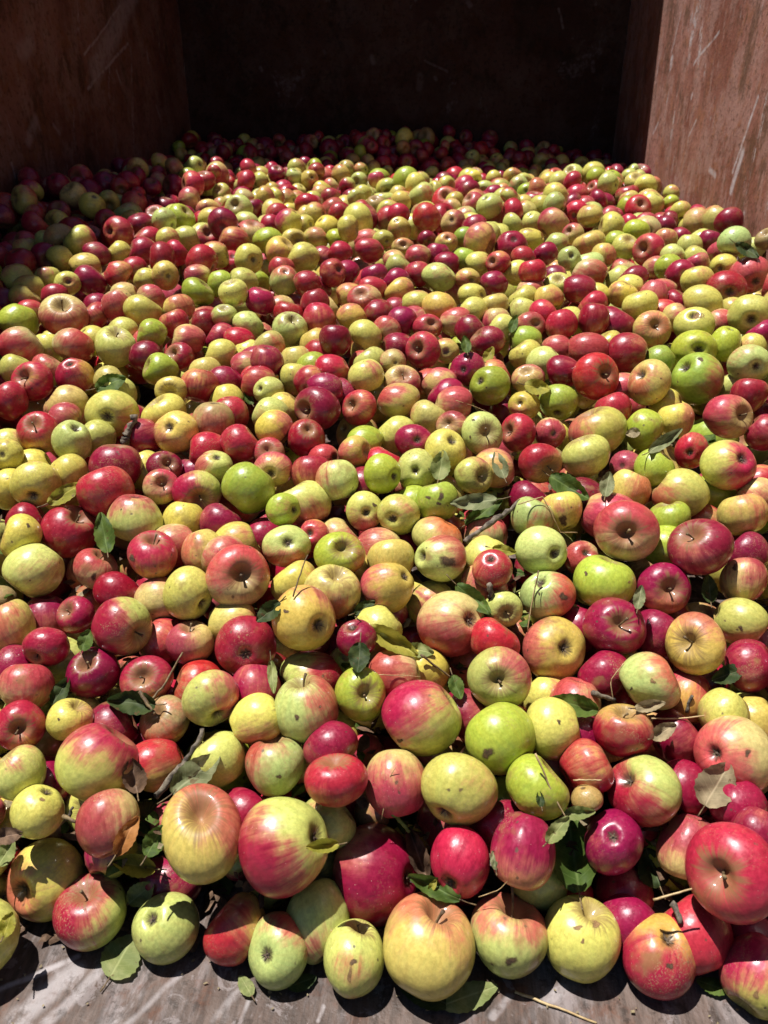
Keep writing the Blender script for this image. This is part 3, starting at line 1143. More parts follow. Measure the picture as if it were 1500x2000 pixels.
# ------------------------------------------------------------------ labels
WORD = {'R': 'red', 'C': 'crimson', 'r': 'red-and-green', 'P': 'pink-blushed', 'O': 'golden', 'Y': 'yellow', 'L': 'pale green', 'G': 'green', 'B': 'brown russet'}
for i, a in enumerate(APPLES):
    a['i'] = i
N_SINGLE = 300
order = sorted(range(n), key=lambda i: -APPLES[i]['area'])
single = sorted(order[:N_SINGLE], key=lambda i: -APPLES[i]['y'])
def zone(a):
    y, x = a['y'], a['x']
    r_ = 'front row' if y > 1680 else 'lower slope' if y > 1340 else 'middle slope' if y > 1000 else 'upper slope' if y > 720 else 'crest'
    c_ = 'far left' if x < 250 else 'left' if x < 560 else 'centre' if x < 930 else 'right' if x < 1230 else 'far right'
    return r_ + ', ' + c_
used_labels = set()
def auto_label(i):
    a = APPLES[i]
    look = WORD[a['kind']] + ' apple'
    if a['pole']:
        look += ' with stem end showing' if a['pole'][0] == 's' else ' with blossom end showing'
    elif a['scab']:
        look += ' with dark scab'
    near_ = []
    for j in single:
        if j == i: continue
        b = APPLES[j]
        dx, dy = b['x'] - a['x'], b['y'] - a['y']
        near_.append((math.hypot(dx, dy) / (a['rx'] + b['rx']), j, dx, dy))
    near_.sort()
    rels = []
    for _, j, dx, dy in near_[:7]:
        if abs(dy) > abs(dx): w = 'above' if dy > 0 else 'below'
        else: w = 'left of' if dx > 0 else 'right of'
        rels.append((w, WORD[APPLES[j]['kind']]))
    zn = zone(a)
    art = lambda c: ('an ' if c[0] in 'aeiou' else 'a ') + c
    mean = (a['rx'] + a['ry']) / 2
    loc = np.mean([(APPLES[j]['rx'] + APPLES[j]['ry']) / 2 for _, j, _, _ in near_[:7]])
    size = 'large ' if mean > 1.18 * loc else 'small ' if mean < 0.80 * loc else ''
    cand = []
    for w, c in rels:
        cand.append(f'{size}{look}, {w} {art(c)} one, {zn}')
    for k, (w, c) in enumerate(rels):
        for w2, c2 in rels[k + 1:]:
            if w2 != w:
                cand.append(f'{size}{look}, {w} {art(c)}, {w2} {art(c2)} one, {zn}')
    for c in cand:
        if c not in used_labels and len(c.replace('-', ' ').split()) <= 16:
            return c
    return f'{WORD[a["kind"]]} apple, {rels[0][0]} {art(rels[0][1])}, {rels[1][0]} {art(rels[1][1])} one, {zn}'

# ------------------------------------------------------------------ tubes, stems, blossom ends
def tube(P, rad, seg=6, cap=True):
    P = np.asarray(P, float); m = len(P)
    rad = np.broadcast_to(np.asarray(rad, float), (m,))
    T_ = np.gradient(P, axis=0); T_ /= np.maximum(np.linalg.norm(T_, axis=1, keepdims=True), 1e-9)
    ref = np.array([0.3, 0.2, 0.93]) if abs(T_[0] @ [0.3, 0.2, 0.93]) < 0.9 else np.array([1.0, 0, 0])
    V = []
    for k in range(m):
        b = np.cross(T_[k], ref); b /= np.linalg.norm(b); c = np.cross(T_[k], b)
        for s in range(seg):
            w = 2 * math.pi * s / seg
            V.append(P[k] + rad[k] * (b * math.cos(w) + c * math.sin(w)))
    F_ = [(k * seg + s, k * seg + (s + 1) % seg, (k + 1) * seg + (s + 1) % seg, (k + 1) * seg + s) for k in range(m - 1) for s in range(seg)]
    V = V + [P[0], P[-1]]
    T3 = [(s, m * seg, (s + 1) % seg) for s in range(seg)] + [((m - 1) * seg + s, (m - 1) * seg + (s + 1) % seg, m * seg + 1) for s in range(seg)]
    return np.array(V), [np.array(F_), np.array(T3)]

def add_stem(o, base, axis, R, g, length):
    k = np.linspace(0, 1, 6)[:, None]
    side = g.normal(size=3); side -= axis * (side @ axis); side /= np.linalg.norm(side)
    L = length * R
    P = base - axis * 0.05 * R + k * L * axis + side * (k ** 1.7) * L * g.uniform(0.1, 0.4)
    rad = R * 0.038 * np.array([1.0, 0.85, 0.8, 0.85, 1.0, 1.35])
    V, F_ = tube(P, rad, 7)
    link_obj('stem', raw_mesh('stem', V, F_, mat=M_STEM), parent=o)

def add_calyx(o, base, axis, R, g):
    B = frame_from(axis, g)
    V, T3 = [], []
    for k in range(5):
        w = 2 * math.pi * k / 5 + g.uniform(-0.2, 0.2)
        d = B[:, 0] * math.cos(w) + B[:, 1] * math.sin(w); e = np.cross(axis, d)
        L = R * g.uniform(0.13, 0.2)
        s = len(V)
        V += [base + axis * 0.015 * R + d * 0.02 * R - e * 0.04 * R, base + axis * 0.015 * R + d * 0.02 * R + e * 0.04 * R,
              base + axis * 0.055 * R + d * L * 0.6 + e * 0.025 * R, base + axis * 0.055 * R + d * L * 0.6 - e * 0.025 * R,
              base + axis * (0.05 + g.uniform(0.0, 0.09)) * R + d * L]
        T3 += [(s, s + 1, s + 2), (s, s + 2, s + 3), (s + 3, s + 2, s + 4)]
    s = len(V)
    ring = [base + axis * 0.035 * R + R * 0.05 * (B[:, 0] * math.cos(w) + B[:, 1] * math.sin(w)) for w in np.arange(6) * math.pi / 3]
    V += ring + [base + axis * 0.075 * R]
    T3 += [(s + k, s + (k + 1) % 6, s + 6) for k in range(6)]
    link_obj('calyx', raw_mesh('calyx', np.array(V), [np.array(T3)], smooth=False, mat=M_CALYX), parent=o)

from mathutils.bvhtree import BVHTree
def add_scab(o, W, faces, a, sx, sy, size, asp, g, mat):
    bvh = BVHTree.FromPolygons([tuple(v) for v in W], [tuple(f) for q in faces for f in q])
    org = Vector(CAM - a['c'])
    rings, nseg = 3, 12
    ph = np.arange(nseg) * 2 * math.pi / nseg
    wob = 1 + 0.28 * np.sin(2 * ph + g.uniform(0, 6)) + 0.18 * np.sin(3 * ph + g.uniform(0, 6)) + g.uniform(-0.1, 0.1, nseg)
    pts = [(sx, sy)] + [(sx + 1.25 * size * k / rings * wob[s] * math.cos(ph[s]), sy + 1.25 * size * asp * k / rings * wob[s] * math.sin(ph[s])) for k in range(1, rings + 1) for s in range(nseg)]
    V = []
    for k, (qx, qy) in enumerate(pts):
        d = Vector(ray(qx, qy)).normalized()
        loc, nor, _, _ = bvh.ray_cast(org, d)
        if loc is None:
            return
        if nor.dot(d) > 0: nor = -nor
        lift = 0.0003
        V.append(np.array(loc + nor * lift))
    T3 = [(0, 1 + s, 1 + (s + 1) % nseg) for s in range(nseg)]
    Q = [(1 + (k - 1) * nseg + s, 1 + k * nseg + s, 1 + k * nseg + (s + 1) % nseg, 1 + (k - 1) * nseg + (s + 1) % nseg) for k in range(1, rings) for s in range(nseg)]
    link_obj('scab', raw_mesh('scab', np.array(V), [np.array(Q), np.array(T3)], attrs={'edge': ('FLOAT_VECTOR', np.repeat(np.array([1.0] + [1 - k / rings for k in range(1, rings + 1) for _ in range(nseg)])[:, None], 3, 1))}, mat=mat), parent=o)

# ------------------------------------------------------------------ the single apples
stuff_parts = []       # (verts, quads, tris, attrs)
for i in single:
    a = APPLES[i]
    big = a['rx'] > 45
    nm, nr = (44, 30) if big else (30, 20)
    W, at, Fr, ax = build_apple(a, nm, nr, 1000 + i)
    g = np.random.default_rng(5000 + i)
    q, t = grid_faces(nm, nr)
    me = raw_mesh('apple', W, [q, t], attrs=at, mat=M_APPLE)
    o = link_obj('apple', me)
    o.location = a['c']
    lab = a['label'] or auto_label(i)
    used_labels.add(lab)
    tag(o, lab, 'apple', 'apples heaped in the container')
    axw = Fr @ ax; axw /= np.linalg.norm(axw)
    tall = 'tall upright stem' in lab
    if a['pole'] and a['pole'][0] == 's' and (tall or g.random() < 0.85):
        add_stem(o, W[0], axw, a['R'], g, 1.05 if tall else g.uniform(0.28, 0.62))
    if a['pole'] and a['pole'][0] == 'c':
        add_calyx(o, W[-1], -axw, a['R'], g)
    for (sx, sy, sz, asp, mk) in a['scab']:
        add_scab(o, W, [q, t], a, sx, sy, sz, asp, g, M_SCAR if mk == '!' and g.random() < 0.8 else M_BRUISE)
for i in order[N_SINGLE:]:
    W, at, Fr, ax = build_apple(APPLES[i], 22, 14, 1000 + i)
    q, t = grid_faces(22, 14)
    stuff_parts.append((W + APPLES[i]['c'], q, t, at))

# ------------------------------------------------------------------ the rest of the heap: far apples, those under the surface and outside the view
cell = 0.09
hashg = {}
def key(P): return (int(P[0] // cell), int(P[1] // cell), int(P[2] // cell))
def put(P, R): hashg.setdefault(key(P), []).append((P[0], P[1], P[2], R))
def clash(P, R, tol):
    k = key(P)
    for ix in (-1, 0, 1):
        for iy in (-1, 0, 1):
            for iz in (-1, 0, 1):
                for (x, y, z_, r) in hashg.get((k[0] + ix, k[1] + iy, k[2] + iz), ()):
                    if (x - P[0]) ** 2 + (y - P[1]) ** 2 + (z_ - P[2]) ** 2 < (tol * (r + R)) ** 2:
                        return True
    return False
for a in APPLES:
    put(a['c'], a['R'])
fill = []
KINDS = list('RRRRCCCrrrPPPPPOOOOYYYYLLLLGG')
def covered(x, y):
    return bool(np.any(((px - x) / (rx * 1.08)) ** 2 + ((py - y) / (ry * 1.08)) ** 2 < 1))
for layer, (lo, hi, tries) in enumerate(((-0.020, 0.028, 11000), (-0.040, -0.012, 7000), (-0.098, -0.062, 8000), (-0.165, -0.115, 6000))):
    for _ in range(tries):
        v = rng.uniform(0.40, V_1 - 0.04)
        R = float(np.clip(rng.normal(0.0345 if v > 2.2 else 0.0362, 0.0045), 0.025, 0.046))
        u = rng.uniform(U_L + R, U_R - R)
        P = cont(u, v, 0.0)
        P[2] = max(heap_h(P[0], P[1]) + rng.uniform(lo, hi), R)
        if P[1] < 0.44: continue
        if P[1] < 0.53: P[2] = R
        if P[2] <= R + 1e-6 and layer > 0 and P[1] < 0.52:
            continue
        if P[1] > 0.2:
            qx, qy, qz = project(P)
            if -40 < qx < 1540 and qy > 440:
                if layer < 2 and (qy > 620 or covered(qx, qy)):
                    continue
                if qy > 1800 or (qy > 1765 and not covered(qx, qy)):
                    continue
        if clash(P, R, 0.90 if layer < 2 else 0.84):
            continue
        put(P, R); fill.append((P.copy(), R, layer))
for _ in range(9000):                          # small ones sifted in under the front rows
    R = rng.uniform(0.020, 0.033)
    P = np.array([rng.uniform(-0.55, 0.55), rng.uniform(0.44, 0.80), 0.0])
    P[2] = max(R, heap_h(P[0], P[1]) - rng.uniform(0.04, 0.10))
    qx, qy, qz = project(P)
    if qy > 1790 or (qy > 1740 and not covered(qx, qy)) or clash(P, R, 0.84):
        continue
    put(P, R); fill.append((P.copy(), R, 2))
for k, (P, R, layer) in enumerate(fill):
    g = np.random.default_rng(90000 + k)
    nm, nr = (20, 13) if layer < 2 else (14, 9)
    V, lat, ph = unit_apple(nm, nr, g)
    ax = g.normal(size=3)
    B = frame_from(ax, g)
    W = V @ B.T
    kd = KINDS[int(g.integers(len(KINDS)))]
    if (P @ AX_B < -0.8 or P @ AX_A > 3.1) and g.random() < 0.45: kd = 'C' if g.random() < 0.6 else 'R'
    if g.random() < 0.025: kd = 'B'
    nv = W / np.maximum(np.linalg.norm(W, axis=1, keepdims=True), 1e-6)
    sd = g.normal(size=3); sd[2] += 0.5; sd /= np.linalg.norm(sd)
    at = skin_attrs(kd, nv, lat, ph, V, sd, PAL[kd][3], g)
    q, t = grid_faces(nm, nr)
    stuff_parts.append((W * R + P, q, t, at))
off = 0; VV, QQ, TT, AA = [], [], [], {}
for (W, q, t, at) in stuff_parts:
    VV.append(W); QQ.append(q + off); TT.append(t + off); off += len(W)
    for nme, (ty, dat) in at.items():
        AA.setdefault(nme, (ty, []))[1].append(dat)
me = raw_mesh('apple_heap', np.concatenate(VV), [np.concatenate(QQ), np.concatenate(TT)], attrs={k: (ty, np.concatenate(d)) for k, (ty, d) in AA.items()}, mat=M_APPLE)
heap = link_obj('apple_heap', me)
tag(heap, 'mass of small distant and buried red, yellow and green apples', 'apples', kind='stuff')
print('apples single', len(single), 'hand', n, 'fill', len(fill), 'tris', sum(2 * len(q) + len(t) for _, q, t, _ in stuff_parts))

# ------------------------------------------------------------------ leaves, twigs and straw lying on the heap
SC_ = np.array([a['c'] for a in APPLES] + [f_[0] for f_ in fill]); SR_ = np.array([a['R'] for a in APPLES] + [f_[1] for f_ in fill])
def hit(x, y):
    """depth along the lens axis of the first apple or the floor behind a picture point"""
    d = ray(x, y); L = np.linalg.norm(d); dn = d / L
    oc = SC_ - CAM
    b = oc @ dn
    disc = SR_ ** 2 - ((oc ** 2).sum(1) - b ** 2)
    best = CAM_H / -d[2] * L if d[2] < 0 else 9
    k = disc > 0
    if k.any():
        best = min(best, (b[k] - np.sqrt(disc[k])).min())
    return best / L
def world(x, y, zz):
    return CAM + ray(x, y) * zz

def leaf(x, y, length, ang, mat, label, wid=0.52, curl=0.25, fold=0.35, lift=0.003, petiole=True, tilt=0.55):
    g = np.random.default_rng(int(x * 7 + y * 13))
    ca, sa = math.cos(math.radians(ang)), -math.sin(math.radians(ang))      # ang: tip direction, anticlockwise from picture right
    ns, nt = 15, 7
    length *= 0.95; fold = fold * 1.5 + 0.1; curl = curl * 1.6 + g.uniform(0, 0.25)
    if y > 1850: tilt, curl, fold = 0.86, curl * 0.4, fold * 0.6
    ts = np.linspace(0, 1, ns)
    sx = x + (ts - 0.5) * length * ca; sy = y + (ts - 0.5) * length * sa
    dep = np.array([hit(a_, b_) for a_, b_ in zip(sx, sy)])
    m0 = dep.min()
    Lw = length / F_PX * m0
    dep = np.minimum(dep, m0 + 0.30 * Lw)
    kern = np.ones(5) / 5
    sm = np.convolve(np.pad(dep, 2, mode='edge'), kern, 'valid')
    sm = np.minimum(sm, dep + 0.002) - lift
    PX, DP, CO = [], [], []
    for k, s in enumerate(ts):
        w = wid * 0.5 * length * (math.sin(math.pi * min(s * 0.94 + 0.03, 1) ** 0.82)) ** 0.75
        tooth = 1 + (0.06 if k % 2 else -0.03)
        for j in range(nt):
            t_ = (j / (nt - 1) - 0.5) * 2
            qx = sx[k] - sa * t_ * w * tooth; qy = sy[k] + ca * t_ * w * tooth
            rise = Lw * (fold * 0.30 * abs(t_) ** 1.3 * w / (0.26 * length) + curl * 0.55 * (s - 0.4) ** 2 + (0.05 * math.sin(7 * s + 2.5 * t_ + x) + 0.03 * math.sin(13 * s - 4 * t_)))
            PX.append((qx, qy)); DP.append(0.5 * (sm[k] + sm.mean()) - rise + tilt * (y - qy) / F_PX * m0)
            CO.append((s * 1.0, t_ * 0.5 * (0.3 + w / length), g.uniform(0, 0.02)))
    DP = np.array(DP)
    H_ = np.array([hit(*c_) for c_ in PX])
    if y > 1850:      # lies flat on the steel floor
        H_ = np.array([CAM_H / -ray(*c_)[2] for c_ in PX])
        rise_ = np.array([0.004 + 0.05 * Lw * math.sin(7 * c_[0]) ** 2 for c_ in CO])
        DP = H_ - rise_
    DP -= max(0.0, float(np.quantile(DP - H_, 0.72))) + 0.0005       # the blade rests on what lies behind it
    V = [world(c_[0], c_[1], d_) for c_, d_ in zip(PX, DP)]
    V = np.array(V); CO = np.array(CO) + np.array([0, 0, (x * 0.37) % 5])
    q = np.array([(k * nt + j, (k + 1) * nt + j, (k + 1) * nt + j + 1, k * nt + j + 1) for k in range(ns - 1) for j in range(nt - 1)])
    me_ = raw_mesh('leaf', V, [q], attrs={'leaf_co': ('FLOAT_VECTOR', CO)}, mat=LEAF[mat])
    c0 = V.mean(0)
    o = link_obj('leaf', me_)
    if petiole:
        p0 = V[nt // 2]; d0 = V[nt // 2] - V[3 * nt + nt // 2]; d0 /= np.linalg.norm(d0)
        kk = np.linspace(0, 1, 5)[:, None]
        Pp = p0 - d0 * 0.02 * Lw + d0 * kk * 0.32 * Lw + np.array([0, 0, 1.0]) * (kk ** 2) * 0.05 * Lw
        vv, ff = tube(Pp, 0.0007, 5)
        link_obj('petiole', raw_mesh('petiole', vv, ff, mat=M_STEM), parent=o)
    tag(o, label, 'leaf', 'leaves among the apples')
    return o

def stick(name, pts, rad, mat, label, cat, knots=0.0, seg=7, group=None, sub=10):
    g = np.random.default_rng(int(pts[0][0] * 3 + pts[0][1]))
    P2 = np.array(pts, float)
    s0 = np.linspace(0, len(P2) - 1, sub)
    xs = np.interp(s0, np.arange(len(P2)), P2[:, 0]); ys = np.interp(s0, np.arange(len(P2)), P2[:, 1])
    dep = np.array([hit(a_, b_) for a_, b_ in zip(xs, ys)])
    span = np.hypot(P2[-1, 0] - P2[0, 0], P2[-1, 1] - P2[0, 1]) / F_PX * dep.min()
    # a stiff stick touches the heap at its nearest points: the straight chord that stays in front
    t_ = np.linspace(0, 1, sub)
    A_ = np.stack([t_, np.ones(sub)], 1)
    co_, *_ = np.linalg.lstsq(A_, np.minimum(dep, dep.min() + 0.4 * span), rcond=None)
    line = A_ @ co_
    line -= max(0, (line - dep).max())
    P = np.array([world(a_, b_, l_ - rad * 1.1) for a_, b_, l_ in zip(xs, ys, line)])
    P = P + g.normal(0, rad * 0.25, P.shape)
    rr = rad * (1 + knots * g.uniform(-1, 1, sub)) * np.linspace(1.1, 0.8, sub)
    V, F_ = tube(P, rr, seg)
    o = link_obj(name, raw_mesh(name, V, F_, mat=mat))
    tag(o, label, cat, group)
    return o

def litter(name, label, count, place, size, mats, seed):
    """bits of dry leaf and grit: uncountable crumbs in one mesh"""
    g = np.random.default_rng(seed)
    V, F_ = [], []
    CO = []
    for _ in range(count):
        P = place(g)
        if P is None: continue
        s = g.uniform(*size)
        n_ = np.array([g.normal(0, 0.35), g.normal(0, 0.35), 1.0]); B = frame_from(n_, g)
        k = int(g.integers(4, 7)); b0 = len(V)
        el = g.uniform(0.3, 1.0)
        V.append(P + B[:, 2] * s * g.uniform(0.0, 0.35)); CO.append(g.uniform(0, 5, 3))
        for j in range(k):
            w = 2 * math.pi * j / k + g.uniform(-0.3, 0.3)
            V.append(P + s * g.uniform(0.6, 1.1) * (B[:, 0] * math.cos(w) + B[:, 1] * math.sin(w) * el) + np.array([0, 0, g.uniform(0, 0.25) * s]))
            CO.append(CO[b0] + np.array([0.3 * math.cos(w), 0.3 * math.sin(w), 0]))
        F_ += [(b0, b0 + 1 + j, b0 + 1 + (j + 1) % k) for j in range(k)]
    o = link_obj(name, raw_mesh(name, np.array(V), [np.array(F_)], smooth=False, attrs={'leaf_co': ('FLOAT_VECTOR', np.array(CO))}, mat=mats))
    return tag(o, label, 'litter', kind='stuff')

leaf(238, 1868, 100, 60, 'p', 'pale green leaf lying flat on the bare steel floor', 0.78, 0.1, 0.15)
leaf(262, 1690, 88, 170, 'y', 'yellow-green folded leaf above the red and green floor apple', 0.55, 0.4, 0.6)
leaf(275, 1745, 66, 40, 'p', 'pale leaf wedged between two floor apples by the folded leaf', 0.7)
leaf(248, 1632, 92, 60, 'o', 'orange-brown dry leaf standing beside the dull pink apple', 0.42, 0.3, 0.7)
leaf(302, 1642, 72, 62, 'g', 'serrated green leaf between orange leaf and tall golden apple', 0.6)
leaf(382, 1512, 125, 40, 's', 'large grey-green leaf beside the rough twig', 0.5, 0.15, 0.3)
leaf(262, 1515, 72, 100, 'b', 'curled brown leaf under the very large crimson-cream apple', 0.7, 0.6, 0.6)
leaf(16, 1632, 60, 10, 'b', 'dull brown leaf at the picture edge above the yellow apple', 0.6)
leaf(12, 1665, 62, 60, 'p', 'olive leaf at the picture edge above the large yellow apple', 0.6)
leaf(15, 1805, 55, 70, 'y', 'yellowish leaf under the apple cut by the picture edge', 0.6)
leaf(630, 1652, 68, 185, 'y', 'small curled yellow leaf between the two biggest red apples', 0.45, 0.7, 0.9)
leaf(815, 1665, 112, 110, 'b', 'crumpled brown leaf at the side of the large crimson apple', 0.36, 0.6, 0.9)
leaf(848, 1733, 118, 155, 'g', 'green leaf draped behind the top of the biggest yellow apple', 0.36, 0.2, 0.4)
leaf(1120, 1665, 165, 98, 'g', 'big green leaf hanging beside the purple-red apple', 0.55, 0.1, 0.5)
leaf(1090, 1620, 70, 50, 'p', 'light green leaf tip above the big hanging leaf', 0.5)
leaf(1276, 1695, 84, 110, 'd', 'round dark green leaf below the purple-red apple', 0.8, 0.1, 0.2)
leaf(1130, 1588, 70, 5, 'p', 'olive folded leaf under the tiny russet fruit', 0.42, 0.2, 0.6)
leaf(1400, 1532, 100, 60, 't', 'round papery leaf with holes, below the big pink apple', 0.85, 0.1, 0.2)
leaf(1392, 1925, 70, 160, 'g', 'bright green leaf on the floor beside the corner apple', 0.5, 0.3, 0.4)
leaf(918, 1945, 120, 20, 'p', 'pale green leaf flat under the cream-green apple on the floor', 0.5, 0.1, 0.2)
leaf(830, 1945, 110, 160, 'd', 'dark green leaf under the biggest yellow apple', 0.45, 0.1, 0.3)
leaf(480, 1925, 48, 120, 'p', 'small dry green leaf on the floor by the lime apple', 0.65)
leaf(590, 1918, 62, 20, 'd', 'dark leaf in shadow between lime and small yellow apples', 0.6)
leaf(1122, 1376, 100, 165, 'g', 'olive green leaf over the pink apple on the right slope', 0.45, 0.1, 0.5)
leaf(1270, 1378, 64, 10, 't', 'pale tan leaf under the spotted green-and-red apple', 0.4, 0.3, 0.6)
leaf(1297, 1428, 58, 30, 't', 'pale tan leaf beside the red apple with yellow crown', 0.6, 0.4, 0.5)
leaf(1249, 1166, 50, 80, 's', 'small silvery leaf behind the crimson apple with stem', 0.5)
leaf(701, 1284, 62, 265, 'd', 'dark green leaf with long petiole hanging over crimson apple', 0.72, 0.1, 0.2)
leaf(768, 1252, 118, 330, 'y', 'long yellow-green folded leaf with brown edge', 0.36, 0.2, 0.8)
leaf(820, 1270, 60, 350, 'p', 'light green leaf tip beside the long folded leaf', 0.5)
leaf(892, 1342, 52, 290, 'g', 'green leaf on the twig above the half pink apple', 0.6)
leaf(532, 1322, 68, 275, 'p', 'narrow olive leaf standing beside the red apple', 0.3)
leaf(524, 1195, 62, 220, 'd', 'dark green leaf behind the golden apple with brown dot', 0.6)
leaf(712, 1186, 50, 30, 'd', 'dark leaf peeping between golden apples', 0.5)
leaf(925, 1170, 92, 320, 'g', 'green leaf over the shoulder of the pink-blushed apple', 0.42, 0.2, 0.5)
leaf(256, 1372, 100, 175, 'd', 'curled dark green leaf with brown tip among crimson apples', 0.5, 0.4, 0.6)
leaf(167, 1250, 46, 70, 'g', 'ragged green leaf behind a crimson apple on the left slope', 0.7)
leaf(118, 1350, 66, 60, 'd', 'dark green leaf below the pink-blushed apple, far left', 0.5)
leaf(203, 1040, 84, 100, 'g', 'green veined leaf beside the coral red apple', 0.5)
leaf(128, 963, 84, 30, 'y', 'yellow-green leaf with long stalk under the yellow apple', 0.4)
leaf(861, 908, 62, 80, 'p', 'bright translucent leaf stuck on the russet-eyed apple', 0.65)
leaf(976, 908, 58, 110, 's', 'grey-green leaf standing behind a pale green apple', 0.55)
leaf(925, 980, 96, 185, 's', 'grey-green leaf on the branching twig, pointing sideways', 0.36)
leaf(945, 1000, 92, 35, 'g', 'green leaf on the branching twig, half shaded', 0.36)
leaf(1112, 952, 92, 330, 'g', 'wide dark green leaf between crimson and yellow apples', 0.5, 0.2, 0.5)
leaf(1186, 945, 52, 80, 's', 'grey folded leaf beside the pink apple', 0.6)
leaf(985, 1075, 50, 350, 'y', 'small yellow leaf by the red apple under the twig', 0.45)
leaf(1236, 845, 30, 190, 't', 'tiny dry grey leaf beside the shaded green apple', 0.7)
leaf(1300, 860, 84, 35, 's', 'thin curled grey leaf above the lime apple', 0.3, 0.4, 0.8)
leaf(216, 748, 66, 20, 'g', 'bright green leaf on a pale apple, upper left slope', 0.6)
leaf(1050, 756, 54, 350, 'y', 'yellow leaf above the green bean-shaped apple', 0.6)
leaf(910, 672, 36, 100, 'g', 'small green leaf between crimson apples near the middle', 0.6)
leaf(955, 692, 36, 60, 'y', 'small yellowish leaf beside a crimson apple near the middle', 0.6)
leaf(1003, 632, 38, 70, 'g', 'small green leaf beside a pale apple, upper slope', 0.5)
leaf(1460, 489, 56, 330, 'd', 'dark grey-green leaf close to the sunlit wall', 0.45)
leaf(1420, 1318, 66, 200, 'd', 'dark leaf in shadow under the shaded golden apple', 0.6)
leaf(1386, 1150, 56, 95, 'd', 'shaded olive leaf beside the spotted pink apple', 0.6)
leaf(485, 776, 34, 120, 'g', 'small green leaf between yellow apples, upper slope', 0.5)
leaf(845, 1730, 30, 60, 'y', 'tiny yellow leaf above the biggest yellow apple', 0.5)
leaf(1055, 1560, 34, 100, 'd', 'small dark leaf below the straw on the olive apple', 0.5)
leaf(965, 1680, 40, 100, 's', 'small grey-green leaf beside the crimson apple, front', 0.4)

TW = 'twigs among the apples'
stick('twig', [(302, 1558), (345, 1505), (375, 1470), (398, 1422)], 0.0030, M_TWIG, 'rough knobbly twig beside the large grey-green leaf', 'twig', 0.25, 8, TW, 16)
stick('twig', [(908, 1060), (945, 1030), (985, 1005), (1015, 978)], 0.0036, M_TWIG, 'dark branching twig in the middle of the heap', 'twig', 0.3, 8, TW, 16)
stick('twig', [(288, 1375), (320, 1340), (357, 1274)], 0.0014, M_STEM, 'thin pale twig crossing the crimson apples', 'twig', 0.15, 6, TW)
stick('twig', [(272, 1350), (288, 1375), (303, 1395)], 0.0020, M_STEM, 'short forked end of the thin pale twig', 'twig', 0.2, 6, TW)
stick('twig', [(240, 865), (252, 838), (264, 812)], 0.0055, M_TWIG, 'dark lumpy bark piece above the crimson apple', 'twig', 0.45, 7, TW, 12)
stick('twig', [(822, 1280), (850, 1300), (884, 1325)], 0.0013, M_STEM, 'thin twig running from the folded leaf', 'twig', 0.15, 6, TW)
stick('twig', [(955, 1140), (958, 1170)], 0.0030, M_TWIG, 'short black twig stub beside the pink-blushed apple', 'twig', 0.2, 7, TW, 6)
stick('twig', [(1314, 1766), (1332, 1802)], 0.0028, M_TWIG, 'short dark twig stub beside the tilted red apple', 'twig', 0.2, 7, TW, 6)
stick('twig', [(1051, 1115), (1042, 1165), (1030, 1222)], 0.0009, M_STEM, 'long thin dark stalk across the spotted apple', 'twig', 0.1, 5, TW)
stick('twig', [(122, 1594), (148, 1604)], 0.0017, M_STEM, 'little stub beside the dull pink apple', 'twig', 0.2, 6, TW, 5)
stick('twig', [(134, 1600), (141, 1576)], 0.0019, M_TWIG, 'little grey stub above the large yellow apple', 'twig', 0.2, 6, TW, 5)
stick('twig', [(1340, 1392), (1352, 1358)], 0.0020, M_TWIG, 'short brown stub on the orange-red apple', 'twig', 0.2, 6, TW, 5)
stick('twig', [(572, 1165), (585, 1125), (600, 1084)], 0.0009, M_STEM, 'thin dark stalk leaning on the yellow apple', 'twig', 0.1, 5, TW)
stick('twig', [(1160, 1352), (1180, 1362), (1200, 1366)], 0.0032, M_TWIG, 'grey lumpy twig above the red apple with yellow crown', 'twig', 0.4, 7, TW, 8)
ST = 'straws among the apples'
stick('straw', [(1047, 1472), (1075, 1540), (1108, 1604)], 0.0010, M_STRAW, 'tan straw crossing the olive green apple', 'straw', 0.1, 5, ST)
stick('straw', [(1005, 1938), (1080, 1965), (1165, 1998)], 0.0012, M_STRAW, 'tan straw lying on the steel floor', 'straw', 0.1, 5, ST)
stick('straw', [(1276, 1757), (1352, 1736)], 0.0010, M_STRAW, 'straw under the largest bright red apple', 'straw', 0.1, 5, ST)
stick('straw', [(1120, 1524), (1175, 1523)], 0.0008, M_STRAW, 'short straw above the tiny russet fruit', 'straw', 0.1, 5, ST)
stick('straw', [(1272, 1404), (1330, 1404), (1376, 1397)], 0.0009, M_STRAW, 'straw lying across the dark crimson apple', 'straw', 0.1, 5, ST)
stick('straw', [(740, 1318), (780, 1319), (820, 1322)], 0.0005, M_STRAW, 'hair-thin straw across the cream and pink apple', 'straw', 0.1, 5, ST)
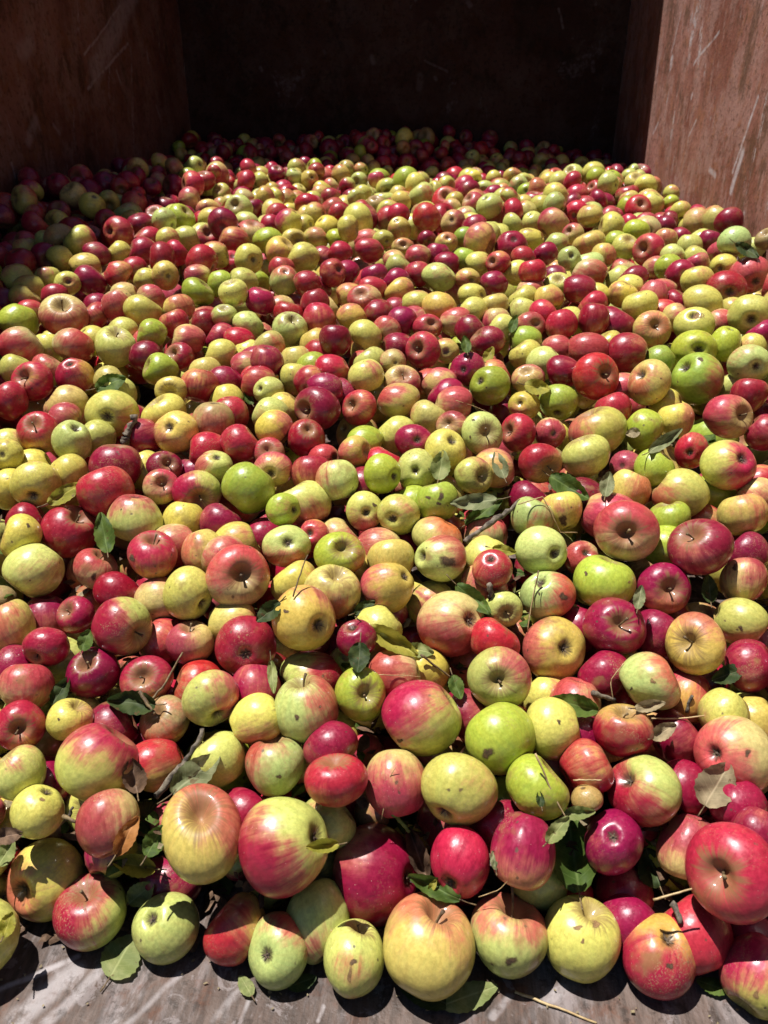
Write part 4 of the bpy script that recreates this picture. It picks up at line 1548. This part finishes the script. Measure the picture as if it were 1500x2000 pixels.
stick('straw', [(1012, 985), (1060, 970), (1095, 1040), (1128, 1040)], 0.0007, M_STRAW, 'bent dry grass stalk over the pale green apples', 'straw', 0.1, 5, ST)
stick('straw', [(1030, 1235), (1038, 1180), (1050, 1120)], 0.0007, M_STRAW, 'pale straw beside the thin dark stalk', 'straw', 0.1, 5, ST)
stick('straw', [(745, 1600), (760, 1520), (775, 1495)], 0.0004, M_STRAW, 'fine root hair on the cream shadowed apple', 'straw', 0.1, 5, ST)
stick('straw', [(890, 782), (930, 795), (968, 812)], 0.0005, M_STRAW, 'fine straw across the pink apples, upper slope', 'straw', 0.1, 5, ST)
stick('straw', [(1198, 1370), (1192, 1330), (1218, 1295)], 0.0007, M_STRAW, 'curved tendril beside the spotted green-and-red apple', 'straw', 0.1, 5, ST)
stick('straw', [(765, 1585), (800, 1625)], 0.0022, make_simple('grass_green', (0.05, 0.13, 0.02), (0.09, 0.2, 0.04), 90.0, 0.5), 'green grass blade above the large crimson apple', 'grass blade', 0.1, 5)
stick('straw', [(935, 1752), (975, 1738), (1012, 1700)], 0.0004, M_STRAW, 'fine fibre by the tall stem', 'straw', 0.1, 5, ST)

litter('leaf_litter', 'crumbled brown leaf litter on the floor under the front apples', 420, lambda g: np.array([g.uniform(-0.5, 0.5), 0.455 + abs(g.normal(0, 0.09)), 0.003]), (0.004, 0.014), LEAF['b'], 3)
litter('straw_crumbs', 'pale dry crumbs scattered on the steel floor', 160, lambda g: np.array([g.uniform(-0.42, 0.42), g.uniform(0.36, 0.52), 0.002]), (0.0008, 0.0028), LEAF['t'], 4)
def in_gap(g):
    x_, y_ = g.uniform(0, 1500), g.uniform(850, 1790)
    if covered(x_, y_): return None
    return world(x_, y_, hit(x_, y_) - 0.004)
litter('brown_leaf_scraps', 'dry brown leaf scraps caught in gaps between the apples', 1500, in_gap, (0.005, 0.015), LEAF['b'], 5)
litter('green_leaf_scraps', 'torn green leaf scraps caught in gaps between the apples', 1000, in_gap, (0.006, 0.016), LEAF['g'], 6)
litter('tan_leaf_scraps', 'pale dry leaf scraps and grass bits caught between the apples', 900, in_gap, (0.004, 0.012), LEAF['t'], 8)
